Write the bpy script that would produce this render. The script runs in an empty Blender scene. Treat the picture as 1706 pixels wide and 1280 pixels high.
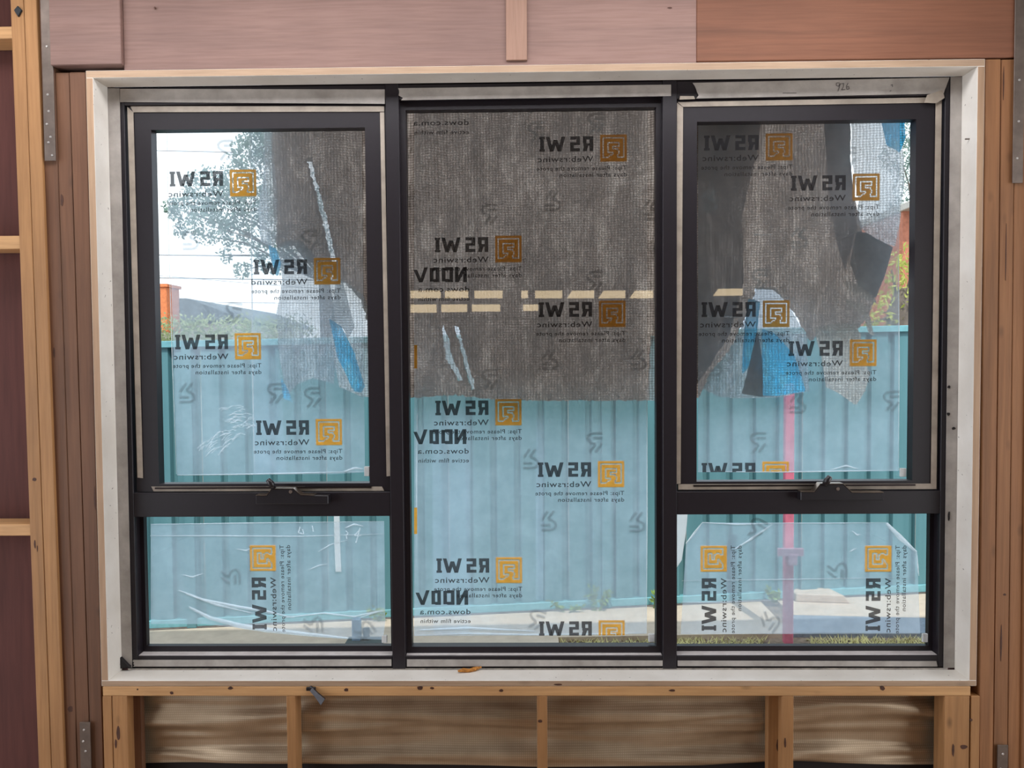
import bpy, bmesh, math, random
from mathutils import Vector, Matrix, Euler
from mathutils.noise import noise as pnoise
random.seed(7)
S = bpy.context.scene
COL = S.collection
PI = math.pi

# ------------------------------------------------------------------ camera
FPX = 1290.0
CAM = Vector((-0.0242, -2.1743, 1.6169))
ROT = Euler((PI / 2 - 0.0347, 0.0071, 0.0160), 'XYZ')
cd = bpy.data.cameras.new('camera')
cd.sensor_fit = 'HORIZONTAL'
cd.sensor_width = 36.0
cd.lens = 36.0 * FPX / 1706.0
cd.clip_start = 0.05
cd.clip_end = 300
cam = bpy.data.objects.new('camera', cd)
COL.objects.link(cam)
cam.location = CAM
cam.rotation_euler = ROT
S.camera = cam

# ------------------------------------------------------------------ sky, sun, exposure
w = bpy.data.worlds.new('sky')
S.world = w
w.use_nodes = True
nt = w.node_tree
nt.nodes.clear()
out = nt.nodes.new('ShaderNodeOutputWorld')
bg = nt.nodes.new('ShaderNodeBackground')
tc = nt.nodes.new('ShaderNodeTexCoord')
nz = nt.nodes.new('ShaderNodeTexNoise')
nz.inputs['Scale'].default_value = 3.0
nz.inputs['Detail'].default_value = 5
rp = nt.nodes.new('ShaderNodeValToRGB')
rp.color_ramp.elements[0].position = 0.35
rp.color_ramp.elements[0].color = (0.66, 0.79, 1.0, 1)
rp.color_ramp.elements[1].position = 0.6
rp.color_ramp.elements[1].color = (0.93, 0.96, 1.0, 1)
nt.links.new(tc.outputs['Generated'], nz.inputs['Vector'])
nt.links.new(nz.outputs['Fac'], rp.inputs['Fac'])
nt.links.new(rp.outputs['Color'], bg.inputs['Color'])
bg.inputs['Strength'].default_value = 2.4
nt.links.new(bg.outputs['Background'], out.inputs['Surface'])

def light(name, kind, loc, direction, energy, color, **kw):
    d = bpy.data.lights.new(name, kind)
    d.energy = energy
    d.color = color
    for k, v in kw.items():
        setattr(d, k, v)
    o = bpy.data.objects.new(name, d)
    COL.objects.link(o)
    o.location = loc
    o.rotation_euler = Vector(direction).to_track_quat('-Z', 'Y').to_euler()
    return o

# the sun stands high behind the house, so the house shades the strip of ground by the window
light('sun', 'SUN', (0, -5, 8), (-0.10, 0.56, -0.83), 3.6, (1.0, 0.95, 0.87), angle=math.radians(0.6))
# two fill lights added at the open, unclad sides to brighten the timber
light('side_fill_a', 'AREA', (-2.95, -1.55, 1.5), (1.0, 0.22, -0.04), 24, (1.0, 0.95, 0.90), shape='RECTANGLE', size=2.0, size_y=2.2)
light('side_fill_b', 'AREA', (2.95, -1.55, 1.5), (-1.0, 0.22, -0.04), 25, (1.0, 0.93, 0.84), shape='RECTANGLE', size=2.0, size_y=2.2)

# overhead fill light added below the closed ceiling to brighten sill and reveals
light('overhead_fill', 'AREA', (-0.25, -0.47, 2.74), (0, 0.12, -1), 28, (0.98, 0.97, 1.0), shape='RECTANGLE', size=2.8, size_y=0.4)

S.view_settings.view_transform = 'Standard'
S.view_settings.look = 'None'
S.view_settings.gamma = 1.0
S.view_settings.exposure = 0.0
S.view_settings.use_curve_mapping = False
S.cycles.transparent_max_bounces = 32
S.cycles.max_bounces = 10
S.cycles.caustics_refractive = False
S.cycles.caustics_reflective = False

# ------------------------------------------------------------------ geometry helpers
MROT = ROT.to_matrix()
def ray(px, py):
    return MROT @ Vector(((px - 853.0) / FPX, -(py - 640.0) / FPX, -1.0))
def P(px, py, Y):
    """point on the plane Y that stands at a photo pixel"""
    d = ray(px, py)
    return CAM + d * ((Y - CAM.y) / d.y)
def rect(q, Y):
    """true rectangle (x0, x1, z0, z1) on plane Y from four measured corners TL TR BR BL"""
    a = [P(x, y, Y) for x, y in q]
    return ((a[0].x + a[3].x) / 2, (a[1].x + a[2].x) / 2, (a[2].z + a[3].z) / 2, (a[0].z + a[1].z) / 2)

class MB:
    def __init__(s):
        s.v, s.f, s.m = [], [], []
    def add(s, vs, fs, mi=0):
        n = len(s.v)
        s.v += [tuple(v) for v in vs]
        s.f += [tuple(i + n for i in f) for f in fs]
        s.m += [mi] * len(fs)
        return s
    def box(s, x0, x1, y0, y1, z0, z1, front=None):
        vs = [(x0, y0, z0), (x1, y0, z0), (x1, y1, z0), (x0, y1, z0), (x0, y0, z1), (x1, y0, z1), (x1, y1, z1), (x0, y1, z1)]
        s.add(vs, [(0, 3, 2, 1), (4, 5, 6, 7), (1, 2, 6, 5), (2, 3, 7, 6), (3, 0, 4, 7)])
        s.add([vs[i] for i in (0, 1, 5, 4)], [(0, 1, 2, 3)], front or 0)
        return s
    def hexa(s, b, t):
        """box from four bottom and four top corners"""
        return s.add(list(b) + list(t), [(0, 3, 2, 1), (4, 5, 6, 7), (0, 1, 5, 4), (1, 2, 6, 5), (2, 3, 7, 6), (3, 0, 4, 7)])
    def prism(s, pts, y0, y1):
        """outline in X,Z pulled from y0 to y1"""
        n = len(pts)
        vs = [(x, y0, z) for x, z in pts] + [(x, y1, z) for x, z in pts]
        fs = [tuple(range(n)), tuple(range(2 * n - 1, n - 1, -1))]
        fs += [(i, i + n, (i + 1) % n + n, (i + 1) % n) for i in range(n)]
        return s.add(vs, fs)
    def ring(s, o, i, y0, y1):
        """mitred frame between rectangles o and i"""
        O = [(o[0], o[2]), (o[1], o[2]), (o[1], o[3]), (o[0], o[3])]
        I = [(i[0], i[2]), (i[1], i[2]), (i[1], i[3]), (i[0], i[3])]
        vs = [(x, y, z) for y in (y0, y1) for x, z in O + I]
        fs = []
        for k in range(4):
            j = (k + 1) % 4
            fs += [(k, j, j + 4, k + 4), (k + 8, k + 12, j + 12, j + 8), (k, k + 8, j + 8, j), (k + 4, j + 4, j + 12, k + 12)]
        return s.add(vs, fs)
    def tube(s, pts, r, n=8, cap=True):
        pts = [Vector(p) for p in pts]
        rs = r if isinstance(r, (list, tuple)) else [r] * len(pts)
        vs = []
        for k, p in enumerate(pts):
            d = (pts[min(k + 1, len(pts) - 1)] - pts[max(k - 1, 0)]).normalized()
            u = d.cross(Vector((0.13, 0.31, 0.94)))
            if u.length < 1e-3:
                u = d.cross(Vector((1, 0, 0)))
            u.normalize()
            v = d.cross(u)
            for a in range(n):
                t = 2 * PI * a / n
                vs.append(p + (u * math.cos(t) + v * math.sin(t)) * rs[k])
        fs = []
        for k in range(len(pts) - 1):
            for a in range(n):
                b = (a + 1) % n
                fs.append((k * n + a, k * n + b, (k + 1) * n + b, (k + 1) * n + a))
        if cap:
            fs += [tuple(range(n)), tuple(range((len(pts) - 1) * n, len(pts) * n))]
        return s.add(vs, fs)
    def build(s, name, mat, parent=None, bevel=0.0, smooth=False, base=False):
        xs = [v[0] for v in s.v]; ys = [v[1] for v in s.v]; zs = [v[2] for v in s.v]
        c = Vector(((min(xs) + max(xs)) / 2, (min(ys) + max(ys)) / 2, min(zs) if base else (min(zs) + max(zs)) / 2))
        me = bpy.data.meshes.new(name)
        me.from_pydata([(v[0] - c.x, v[1] - c.y, v[2] - c.z) for v in s.v], [], s.f)
        for m in (mat if isinstance(mat, (list, tuple)) else [mat]):
            me.materials.append(m)
        me.polygons.foreach_set('material_index', s.m)
        bm = bmesh.new()
        bm.from_mesh(me)
        if bevel:
            bmesh.ops.remove_doubles(bm, verts=bm.verts, dist=1e-6)
            bmesh.ops.recalc_face_normals(bm, faces=bm.faces)
            bmesh.ops.bevel(bm, geom=bm.edges[:], offset=bevel, segments=1, affect='EDGES', clamp_overlap=True)
        else:
            bmesh.ops.recalc_face_normals(bm, faces=bm.faces)
        bm.to_mesh(me)
        bm.free()
        if smooth:
            me.polygons.foreach_set('use_smooth', [True] * len(me.polygons))
        o = bpy.data.objects.new(name, me)
        COL.objects.link(o)
        put(o, c, parent)
        return o

WLOC = {}
def put(o, c, parent):
    o.parent = parent
    WLOC[o.name] = Vector(c)
    o.location = Vector(c) - WLOC[parent.name] if parent else Vector(c)

def empty(name, loc, label, cat, group=None, kind=None):
    o = bpy.data.objects.new(name, None)
    o.empty_display_size = 0.1
    COL.objects.link(o)
    put(o, loc, None)
    return tag(o, label, cat, group, kind)
def tag(o, label, cat, group=None, kind=None):
    o['label'] = label
    if cat: o['category'] = cat
    if group: o['group'] = group
    if kind: o['kind'] = kind
    return o

# ------------------------------------------------------------------ materials
def lin(c):
    return tuple((v / 12.92 if v <= 0.04045 else ((v + 0.055) / 1.055) ** 2.4) for v in c)
def rgb(r, g, b):
    return lin((r / 255, g / 255, b / 255)) + (1,)
class NT:
    def __init__(s, name):
        s.m = bpy.data.materials.new(name)
        s.m.use_nodes = True
        s.t = s.m.node_tree
        s.t.nodes.clear()
        s.out = s.n('OutputMaterial')
    def n(s, k, **kw):
        x = s.t.nodes.new('ShaderNode' + k)
        for a, b in kw.items():
            if hasattr(x, a): setattr(x, a, b)
        return x
    def l(s, a, b):
        s.t.links.new(a, b)
    def surf(s, sock):
        s.l(sock, s.out.inputs['Surface'])
        return s.m
    def coord(s, scale=(1, 1, 1), rnd=True):
        t = s.n('TexCoord')
        mp = s.n('Mapping')
        mp.inputs['Scale'].default_value = scale
        if rnd:
            oi = s.n('ObjectInfo')
            ad = s.n('VectorMath', operation='MULTIPLY_ADD')
            cb = s.n('CombineXYZ')
            for i in range(3): s.l(oi.outputs['Random'], cb.inputs[i])
            s.l(cb.outputs[0], ad.inputs[0])
            ad.inputs[1].default_value = (7.3, 5.1, 9.7)
            s.l(t.outputs['Object'], ad.inputs[2])
            s.l(ad.outputs[0], mp.inputs['Vector'])
        else:
            s.l(t.outputs['Object'], mp.inputs['Vector'])
        return mp.outputs['Vector']
    def noise(s, vec, scale, detail=4, rough=0.55, dist=0.0):
        x = s.n('TexNoise')
        x.inputs['Scale'].default_value = scale
        x.inputs['Detail'].default_value = detail
        x.inputs['Roughness'].default_value = rough
        x.inputs['Distortion'].default_value = dist
        s.l(vec, x.inputs['Vector'])
        return x.outputs['Fac']
    def ramp(s, fac, stops):
        r = s.n('ValToRGB')
        e = r.color_ramp.elements
        while len(e) < len(stops): e.new(0.5)
        for i, (p, c) in enumerate(stops):
            e[i].position = p
            e[i].color = c
        s.l(fac, r.inputs['Fac'])
        return r.outputs['Color']
    def mix(s, a, b, fac, mode='MIX'):
        x = s.n('Mix', data_type='RGBA', blend_type=mode)
        for sock, v in ((x.inputs[0], fac), (x.inputs[6], a), (x.inputs[7], b)):
            if hasattr(v, 'links') or hasattr(v, 'is_linked'): s.l(v, sock)
            else: sock.default_value = v
        return x.outputs[2]
    def math(s, op, a, b=0.0):
        x = s.n('Math', operation=op)
        for i, v in enumerate((a, b)):
            if hasattr(v, 'is_linked'): s.l(v, x.inputs[i])
            else: x.inputs[i].default_value = v
        return x.outputs[0]
    def bsdf(s, color, rough=0.6, metal=0.0, spec=0.5, bump=None, strength=0.3, dist=0.002):
        b = s.n('BsdfPrincipled')
        for sock, v in ((b.inputs['Base Color'], color), (b.inputs['Roughness'], rough)):
            if hasattr(v, 'is_linked'): s.l(v, sock)
            else: sock.default_value = v
        b.inputs['Metallic'].default_value = metal
        b.inputs['Specular IOR Level'].default_value = spec
        if bump is not None:
            bp = s.n('Bump')
            bp.inputs['Strength'].default_value = strength
            bp.inputs['Distance'].default_value = dist
            s.l(bump, bp.inputs['Height'])
            s.l(bp.outputs['Normal'], b.inputs['Normal'])
        return b.outputs['BSDF']

def mul(c, k):
    return (c[0] * k, c[1] * k, c[2] * k, 1)
def wood(name, c, axis='Z', var=0.28, knots=0.0, rough=0.66):
    m = NT(name)
    sc = {'Z': (26, 26, 1.1), 'X': (1.1, 26, 26)}[axis]
    v = m.coord(sc)
    f1 = m.noise(v, 1.0, 6, 0.6, 0.6)
    f2 = m.noise(v, 6.0, 3, 0.6)
    col = m.ramp(f1, [(0.25, mul(c, 1 - var)), (0.5, c), (0.78, mul(c, 1 + var * 0.8))])
    col = m.mix(col, m.ramp(f2, [(0.3, (0.72, 0.66, 0.6, 1)), (0.6, (1, 1, 1, 1))]), 0.55, 'MULTIPLY')
    big = m.noise(m.coord((1.5, 1.5, 1.5)), 1.6, 3)
    col = m.mix(col, m.ramp(big, [(0.3, (0.80, 0.76, 0.74, 1)), (0.7, (1.08, 1.06, 1.02, 1))]), 0.8, 'MULTIPLY')
    if knots:
        vo = m.n('TexVoronoi')
        vo.inputs['Scale'].default_value = 1.0
        m.l(m.coord({'Z': (14, 14, 7), 'X': (7, 14, 14)}[axis]), vo.inputs['Vector'])
        k = m.ramp(vo.outputs['Distance'], [(0.05, (1, 1, 1, 1)), (0.16, (0, 0, 0, 1))])
        col = m.mix(col, mul(c, 0.28), m.math('MULTIPLY', k, knots))
    return m.surf(m.bsdf(col, rough, bump=f2, strength=0.35, dist=0.001))
def plain(name, c, rough=0.6, metal=0.0, var=0.12, scale=30, spec=0.5, stretch=(1, 1, 1), bs=0.15):
    m = NT(name)
    f = m.noise(m.coord(stretch), scale, 4)
    col = m.ramp(f, [(0.3, mul(c, 1 - var)), (0.7, mul(c, 1 + var))])
    return m.surf(m.bsdf(col, rough, metal, spec, bump=f, strength=bs, dist=0.001))

M = {}
M['pine'] = wood('pine_stud', rgb(170, 126, 81), 'Z', 0.22, 0.8)
M['pine_x'] = wood('pine_plate', rgb(206, 162, 112), 'X', 0.18, 0.8)
M['cedar'] = wood('brown_stud', rgb(112, 77, 54), 'Z', 0.34, 0.45)
M['cedar_r'] = wood('tan_stud', rgb(146, 101, 64), 'Z', 0.32, 0.4)
M['lintel_haze'] = wood('lintel_timber_hazed', rgb(136, 108, 100), 'X', 0.16)  # flare haze mixed into the timber colour, paler and pinker
M['lintel_b'] = wood('lintel_timber_red', rgb(124, 80, 57), 'X', 0.26)
M['knot'] = plain('dark_knot', rgb(74, 44, 30), 0.7, 0, 0.3, 60)
M['batten'] = wood('batten_timber', rgb(150, 118, 102), 'Z', 0.16)
M['raw_x'] = wood('raw_edge_x', rgb(178, 152, 127), 'X', 0.14, 0.3)
M['raw_z'] = wood('raw_edge_z', rgb(180, 150, 122), 'Z', 0.16)
M['sheet'] = plain('bracing_sheet', rgb(90, 54, 49), 0.8, 0, 0.15, 5, 0.3, (14, 14, 1))
M['galv'] = plain('galvanised_steel', rgb(112, 100, 92), 0.45, 0.6, 0.2, 25)
M['nailhead'] = plain('nail_steel', rgb(190, 185, 180), 0.4, 0.7)
M['bolt'] = plain('black_bolt', rgb(40, 44, 48), 0.5, 0.4)
M['black'] = plain('black_powdercoat', rgb(29, 24, 30), 0.42, 0.0, 0.1, 60, 0.45, bs=0.05)
M['bead'] = plain('dark_bead', rgb(70, 62, 62), 0.28, 0.8, 0.1, 40)
M['winder'] = plain('winder_black', rgb(30, 27, 31), 0.35, 0.0, 0.1, 40)
M['winder_edge'] = plain('winder_metal_edge', rgb(150, 135, 122), 0.3, 0.9)
M['seal_gap'] = plain('seal_gap_black', rgb(24, 20, 22), 0.7)  # sealant black, also the painted dark of gaps and cavity
M['packer'] = plain('white_packer', rgb(232, 236, 236), 0.5)
M['strip_shell'] = plain('strip_white', rgb(220, 214, 205), 0.5)
M['floor'] = plain('particle_floor', rgb(150, 120, 92), 0.8, 0, 0.2, 40)
M['ceiling'] = plain('ceiling_ply', rgb(84, 70, 62), 0.85, 0, 0.15, 12)
M['backply'] = plain('back_ply', rgb(92, 76, 68), 0.85, 0, 0.18, 8)
M['clip'] = plain('black_metal_clip', rgb(44, 42, 46), 0.35, 0.5, 0.3, 90)
M['bark'] = plain('orange_bark', rgb(176, 116, 48), 0.8, 0, 0.5, 160, bs=0.6)
M['pencil'] = plain('pencil_mark', rgb(60, 55, 58), 0.8)
M['chalk'] = plain('white_scribble', rgb(240, 244, 246), 0.7)

def white_paint():
    m = NT('white_primer')
    v = m.coord((1, 1, 1))
    f = m.noise(v, 7, 5)
    col = m.ramp(f, [(0.3, rgb(226, 220, 210)), (0.7, rgb(244, 240, 232))])
    sp = m.noise(v, 95, 2, 0.5)
    col = m.mix(col, rgb(96, 80, 66), m.math('MULTIPLY', m.math('GREATER_THAN', sp, 0.735), 0.7))
    return m.surf(m.bsdf(col, 0.55, bump=f, strength=0.1))
M['white'] = white_paint()
def tape():
    m = NT('grey_protective_tape')
    v = m.coord((3, 3, 3))
    f = m.noise(v, 5, 5, 0.6)
    col = m.ramp(f, [(0.3, rgb(150, 144, 138)), (0.7, rgb(184, 178, 172))])
    return m.surf(m.bsdf(col, 0.42, bump=m.noise(v, 40, 3), strength=0.15))
M['tape'] = tape()
def tape2(name, a, b):
    m = NT(name)
    f = m.noise(m.coord((3, 3, 3)), 6, 5, 0.6)
    return m.surf(m.bsdf(m.ramp(f, [(0.3, a), (0.7, b)]), 0.4))
M['tape_sash'] = tape2('beige_sash_tape', rgb(150, 140, 128), rgb(182, 170, 156))
M['tape_white'] = tape2('white_ledge_tape', rgb(206, 198, 196), rgb(236, 230, 228))

def glassmat():
    m = NT('window_glass')
    tr = m.n('BsdfTransparent')
    tr.inputs['Color'].default_value = (0.93, 0.955, 0.955, 1)
    gl = m.n('BsdfGlossy')
    gl.inputs['Roughness'].default_value = 0.01
    fr = m.n('Fresnel')
    fr.inputs['IOR'].default_value = 1.5
    mx = m.n('MixShader')
    m.l(fr.outputs[0], mx.inputs[0]); m.l(tr.outputs[0], mx.inputs[1]); m.l(gl.outputs[0], mx.inputs[2])
    return m.surf(mx.outputs[0])
M['glass'] = glassmat()

def veil(name, c, alpha, var=0.25, scale=14, stretch=(1, 1, 1), trans=0.75, rough=0.35, gloss=0.0, weave=0.0):
    """thin translucent sheet: partly see-through, the rest scatters the light that falls on either side"""
    m = NT(name)
    v = m.coord(stretch, rnd=False)
    f = m.noise(v, scale, 5, 0.6)
    tr = m.n('BsdfTransparent')
    df = m.n('BsdfDiffuse'); tl = m.n('BsdfTranslucent')
    col = m.ramp(f, [(0.3, mul(c, 1 - var)), (0.7, mul(c, 1 + var))])
    m.l(col, df.inputs['Color']); m.l(col, tl.inputs['Color'])
    a = m.n('MixShader'); a.inputs[0].default_value = trans
    m.l(df.outputs[0], a.inputs[1]); m.l(tl.outputs[0], a.inputs[2])
    s = a.outputs[0]
    if gloss:
        g = m.n('BsdfGlossy'); g.inputs['Roughness'].default_value = rough
        a2 = m.n('MixShader'); a2.inputs[0].default_value = gloss
        m.l(s, a2.inputs[1]); m.l(g.outputs[0], a2.inputs[2])
        s = a2.outputs[0]
    al = m.math('MULTIPLY', m.math('ADD', m.math('MULTIPLY', f, 0.5), 0.75), alpha)
    if weave:
        t = m.n('TexCoord')
        for ax, sc in (('X', 62), ('Z', 80)):
            wv = m.n('TexWave', wave_type='BANDS', bands_direction=ax)
            wv.inputs['Scale'].default_value = sc
            wv.inputs['Distortion'].default_value = 1.5
            wv.inputs['Detail'].default_value = 1
            m.l(t.outputs['Object'], wv.inputs['Vector'])
            al = m.math('ADD', al, m.math('MULTIPLY', m.math('SUBTRACT', wv.outputs['Fac'], 0.5), weave))
    b = m.n('MixShader')
    m.l(al, b.inputs[0]); m.l(tr.outputs[0], b.inputs[1]); m.l(s, b.inputs[2])
    return m.surf(b.outputs[0])
M['film'] = veil('protective_film', (0.80, 0.90, 1.0, 1), 0.38, 0.10, 9, trans=0.97)
M['film2'] = veil('protective_film_lap', (0.74, 0.88, 1.0, 1), 0.22, 0.08, 9, trans=0.97)
M['crease'] = veil('film_crease_highlight', (0.97, 0.98, 0.98, 1), 0.80, 0.08, 40, trans=0.92)  # folded film; light caught on folds and edges is put into its white
M['paper'] = veil('white_paper', (0.98, 0.97, 0.95, 1), 1.25, 0.02, 30, trans=0.92)
M['mark'] = veil('grey_print', (0.16, 0.18, 0.18, 1), 0.42, 0.2, 40, trans=0.3)
def ink(name, c, alpha, tl_=0.55):
    m = NT(name)
    f = m.noise(m.coord(), 60, 3)
    col = m.ramp(f, [(0.3, mul(c, 0.88)), (0.7, mul(c, 1.12))])
    df = m.n('BsdfDiffuse'); tl = m.n('BsdfTranslucent'); tr = m.n('BsdfTransparent')
    m.l(col, df.inputs['Color']); m.l(col, tl.inputs['Color'])
    a = m.n('MixShader'); a.inputs[0].default_value = tl_
    m.l(df.outputs[0], a.inputs[1]); m.l(tl.outputs[0], a.inputs[2])
    b = m.n('MixShader'); b.inputs[0].default_value = alpha
    m.l(tr.outputs[0], b.inputs[1]); m.l(a.outputs[0], b.inputs[2])
    return m.surf(b.outputs[0])
M['ink'] = ink('dark_print', (0.055, 0.052, 0.058, 1), 0.88)
M['orange'] = ink('orange_print', (1.0, 0.43, 0.045, 1), 0.97, 0.92)

def tarp(name, lo, hi, alpha, trans=0.6, weave=0.35, gloss=0.08):
    m = NT(name)
    v = m.coord((7, 7, 2.4), rnd=False)
    f = m.noise(v, 2.0, 8, 0.7, 0.9)
    g = m.noise(m.coord((1, 1, 1), rnd=False), 60, 4, 0.7)
    col = m.ramp(f, [(0.34, mul(lo, 0.72)), (0.5, mul(lo, 1.1)), (0.68, hi)])
    col = m.mix(col, m.ramp(g, [(0.3, (0.6, 0.58, 0.56, 1)), (0.7, (1.25, 1.25, 1.25, 1))]), 0.8, 'MULTIPLY')
    t = m.n('TexCoord')
    al = alpha
    for ax, sc in (('X', 33), ('Z', 40)):
        wv = m.n('TexWave', wave_type='BANDS', bands_direction=ax)
        wv.inputs['Scale'].default_value = sc
        wv.inputs['Distortion'].default_value = 2.0
        wv.inputs['Detail'].default_value = 1
        m.l(t.outputs['Object'], wv.inputs['Vector'])
        al = m.math('SUBTRACT', al, m.math('MULTIPLY', m.math('GREATER_THAN', wv.outputs['Fac'], 0.72), weave))
        col = m.mix(col, m.ramp(wv.outputs['Fac'], [(0.2, (0.62, 0.60, 0.58, 1)), (0.8, (1.25, 1.25, 1.25, 1))]), 0.7, 'MULTIPLY')
    df = m.n('BsdfDiffuse'); tl = m.n('BsdfTranslucent'); tr = m.n('BsdfTransparent'); gl = m.n('BsdfGlossy')
    gl.inputs['Roughness'].default_value = 0.3
    for x in (df, tl): m.l(col, x.inputs['Color'])
    bp = m.n('Bump'); bp.inputs['Strength'].default_value = 1.0; bp.inputs['Distance'].default_value = 0.035
    m.l(m.noise(m.coord((3, 3, 1.3), rnd=False), 9, 8, 0.68, 0.9), bp.inputs['Height'])
    for x in (df, tl, gl): m.l(bp.outputs[0], x.inputs['Normal'])
    a = m.n('MixShader'); a.inputs[0].default_value = trans
    m.l(df.outputs[0], a.inputs[1]); m.l(tl.outputs[0], a.inputs[2])
    c = m.n('MixShader'); c.inputs[0].default_value = gloss
    m.l(a.outputs[0], c.inputs[1]); m.l(gl.outputs[0], c.inputs[2])
    b = m.n('MixShader')
    if hasattr(al, 'is_linked'): m.l(al, b.inputs[0])
    m.l(tr.outputs[0], b.inputs[1]); m.l(c.outputs[0], b.inputs[2])
    return m.surf(b.outputs[0])
M['tarp'] = tarp('woven_grey_tarpaulin', (0.37, 0.275, 0.225, 1), (0.78, 0.62, 0.52, 1), 1.0, 0.62, 0.004)
M['tarp_fold'] = tarp('doubled_grey_tarpaulin', (0.26, 0.205, 0.19, 1), (0.62, 0.52, 0.49, 1), 1.0, 0.25, 0.0, 0.10)
M['tarp_pale'] = tarp('pale_torn_plastic', (0.70, 0.75, 0.78, 1), (0.98, 0.98, 0.98, 1), 0.84, 0.94, 0.12, 0.05)
M['tarp_mist'] = tarp('thin_milky_plastic', (0.42, 0.47, 0.52, 1), (0.9, 0.94, 0.97, 1), 0.78, 0.92, 0.06, 0.05)
M['tarp_blue'] = tarp('blue_tarpaulin_lining', (0.03, 0.58, 1.0, 1), (0.30, 0.86, 1.0, 1), 0.95, 0.97, 0.03, 0.02)
M['tarp_dark'] = tarp('dark_torn_flap', (0.13, 0.105, 0.088, 1), (0.24, 0.20, 0.17, 1), 1.0, 0.5, 0.0, 0.03)
M['tarp_cream'] = tarp('cream_torn_flap', (0.66, 0.59, 0.50, 1), (0.94, 0.90, 0.82, 1), 0.96, 0.9, 0.04, 0.08)

def foil():
    m = NT('perforated_foil_wrap')
    v = m.coord((1, 1, 1), rnd=False)
    f = m.noise(v, 4, 4)
    col = m.ramp(f, [(0.3, rgb(172, 150, 124)), (0.7, rgb(216, 196, 168))])
    t = m.n('TexCoord')
    h = 0.0
    for ax in ('X', 'Z'):
        wv = m.n('TexWave', wave_type='BANDS', bands_direction=ax)
        wv.inputs['Scale'].default_value = 55
        m.l(t.outputs['Object'], wv.inputs['Vector'])
        h = m.math('ADD', h, wv.outputs['Fac'])
    h = m.math('GREATER_THAN', h, 1.25)
    col = m.mix(m.mix(col, (0.55, 0.5, 0.46, 1), 1.0, 'MULTIPLY'), col, m.math('ADD', m.math('MULTIPLY', h, 0.5), 0.5))
    return m.surf(m.bsdf(col, 0.42, 0.55, bump=h, strength=0.25, dist=0.001))
M['foil'] = foil()
def steel_sheet():
    m = NT('blue_steel_sheet')
    f = m.noise(m.coord((6, 6, 0.5)), 2, 4)
    col = m.ramp(f, [(0.3, (0.085, 0.212, 0.24, 1)), (0.7, (0.115, 0.262, 0.29, 1))])
    return m.surf(m.bsdf(col, 0.5, spec=0.3))
M['fence'] = steel_sheet()
M['rail'] = plain('fence_rail', (0.15, 0.38, 0.42, 1), 0.5)
M['concrete'] = plain('pale_concrete', (0.55, 0.445, 0.345, 1), 0.85, 0, 0.1, 12)
M['path_shade'] = plain('blue_grey_shade', (0.20, 0.24, 0.29, 1), 0.85, 0, 0.2, 40)  # shade on the path, painted as a surface colour
def dirtm():
    m = NT('dirt')
    f = m.noise(m.coord((1, 1, 1), rnd=False), 18, 6, 0.7)
    return m.surf(m.bsdf(m.ramp(f, [(0.3, (0.11, 0.08, 0.06, 1)), (0.7, (0.34, 0.26, 0.19, 1))]), 0.9, bump=f, strength=0.8, dist=0.03))
M['dirt'] = dirtm()
M['straw'] = plain('dry_grass', (0.52, 0.47, 0.20, 1), 0.8, 0, 0.3, 9)
M['weed'] = plain('weed_leaf', (0.17, 0.27, 0.06, 1), 0.6, 0, 0.4, 5)
M['pink'] = plain('faded_pink_paint', (0.62, 0.16, 0.24, 1), 0.6, 0, 0.25, 12)
M['pinkpale'] = plain('pale_pink_paint', (0.62, 0.36, 0.46, 1), 0.6, 0, 0.2, 12)
M['stub'] = plain('blue_grey_post', (0.20, 0.32, 0.42, 1), 0.6)
M['stubdark'] = plain('dark_base_plate', (0.07, 0.09, 0.09, 1), 0.7)
def leafm(name, a, b):
    m = NT(name)
    f = m.noise(m.coord((1, 1, 1), rnd=False), 3, 4, 0.7)
    col = m.ramp(f, [(0.3, a), (0.7, b)])
    df = m.n('BsdfDiffuse'); tl = m.n('BsdfTranslucent')
    m.l(col, df.inputs['Color']); m.l(col, tl.inputs['Color'])
    x = m.n('MixShader'); x.inputs[0].default_value = 0.4
    m.l(df.outputs[0], x.inputs[1]); m.l(tl.outputs[0], x.inputs[2])
    return m.surf(x.outputs[0])
M['leaf'] = leafm('grey_green_leaf', (0.13, 0.20, 0.17, 1), (0.32, 0.42, 0.36, 1))
M['leaf2'] = leafm('yellow_green_leaf', (0.34, 0.40, 0.08, 1), (0.62, 0.62, 0.22, 1))
M['leaf3'] = leafm('hedge_leaf', (0.26, 0.32, 0.16, 1), (0.46, 0.50, 0.28, 1))
M['barkm'] = plain('trunk_bark', (0.14, 0.11, 0.09, 1), 0.9, 0, 0.3, 12)
M['roof'] = plain('slate_roof', (0.10, 0.12, 0.13, 1), 0.8, 0, 0.2, 10)
M['brick'] = plain('orange_brick', (0.62, 0.19, 0.07, 1), 0.85, 0, 0.2, 20)
M['brick2'] = plain('red_brick_wall', (0.46, 0.17, 0.10, 1), 0.85, 0, 0.2, 20)
M['render'] = plain('cream_render', (0.55, 0.52, 0.46, 1), 0.85)
M['cable'] = plain('black_cable', (0.10, 0.10, 0.12, 1), 0.6)
def glowm():
    m = NT('warm_strip_glow')
    e = m.n('Emission')
    e.inputs['Color'].default_value = (1.0, 0.76, 0.45, 1)
    e.inputs['Strength'].default_value = 7.0  # glow of the added strips, meant for the mirrored streaks
    return m.surf(e.outputs[0])
M['strip_glow'] = glowm()

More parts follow.
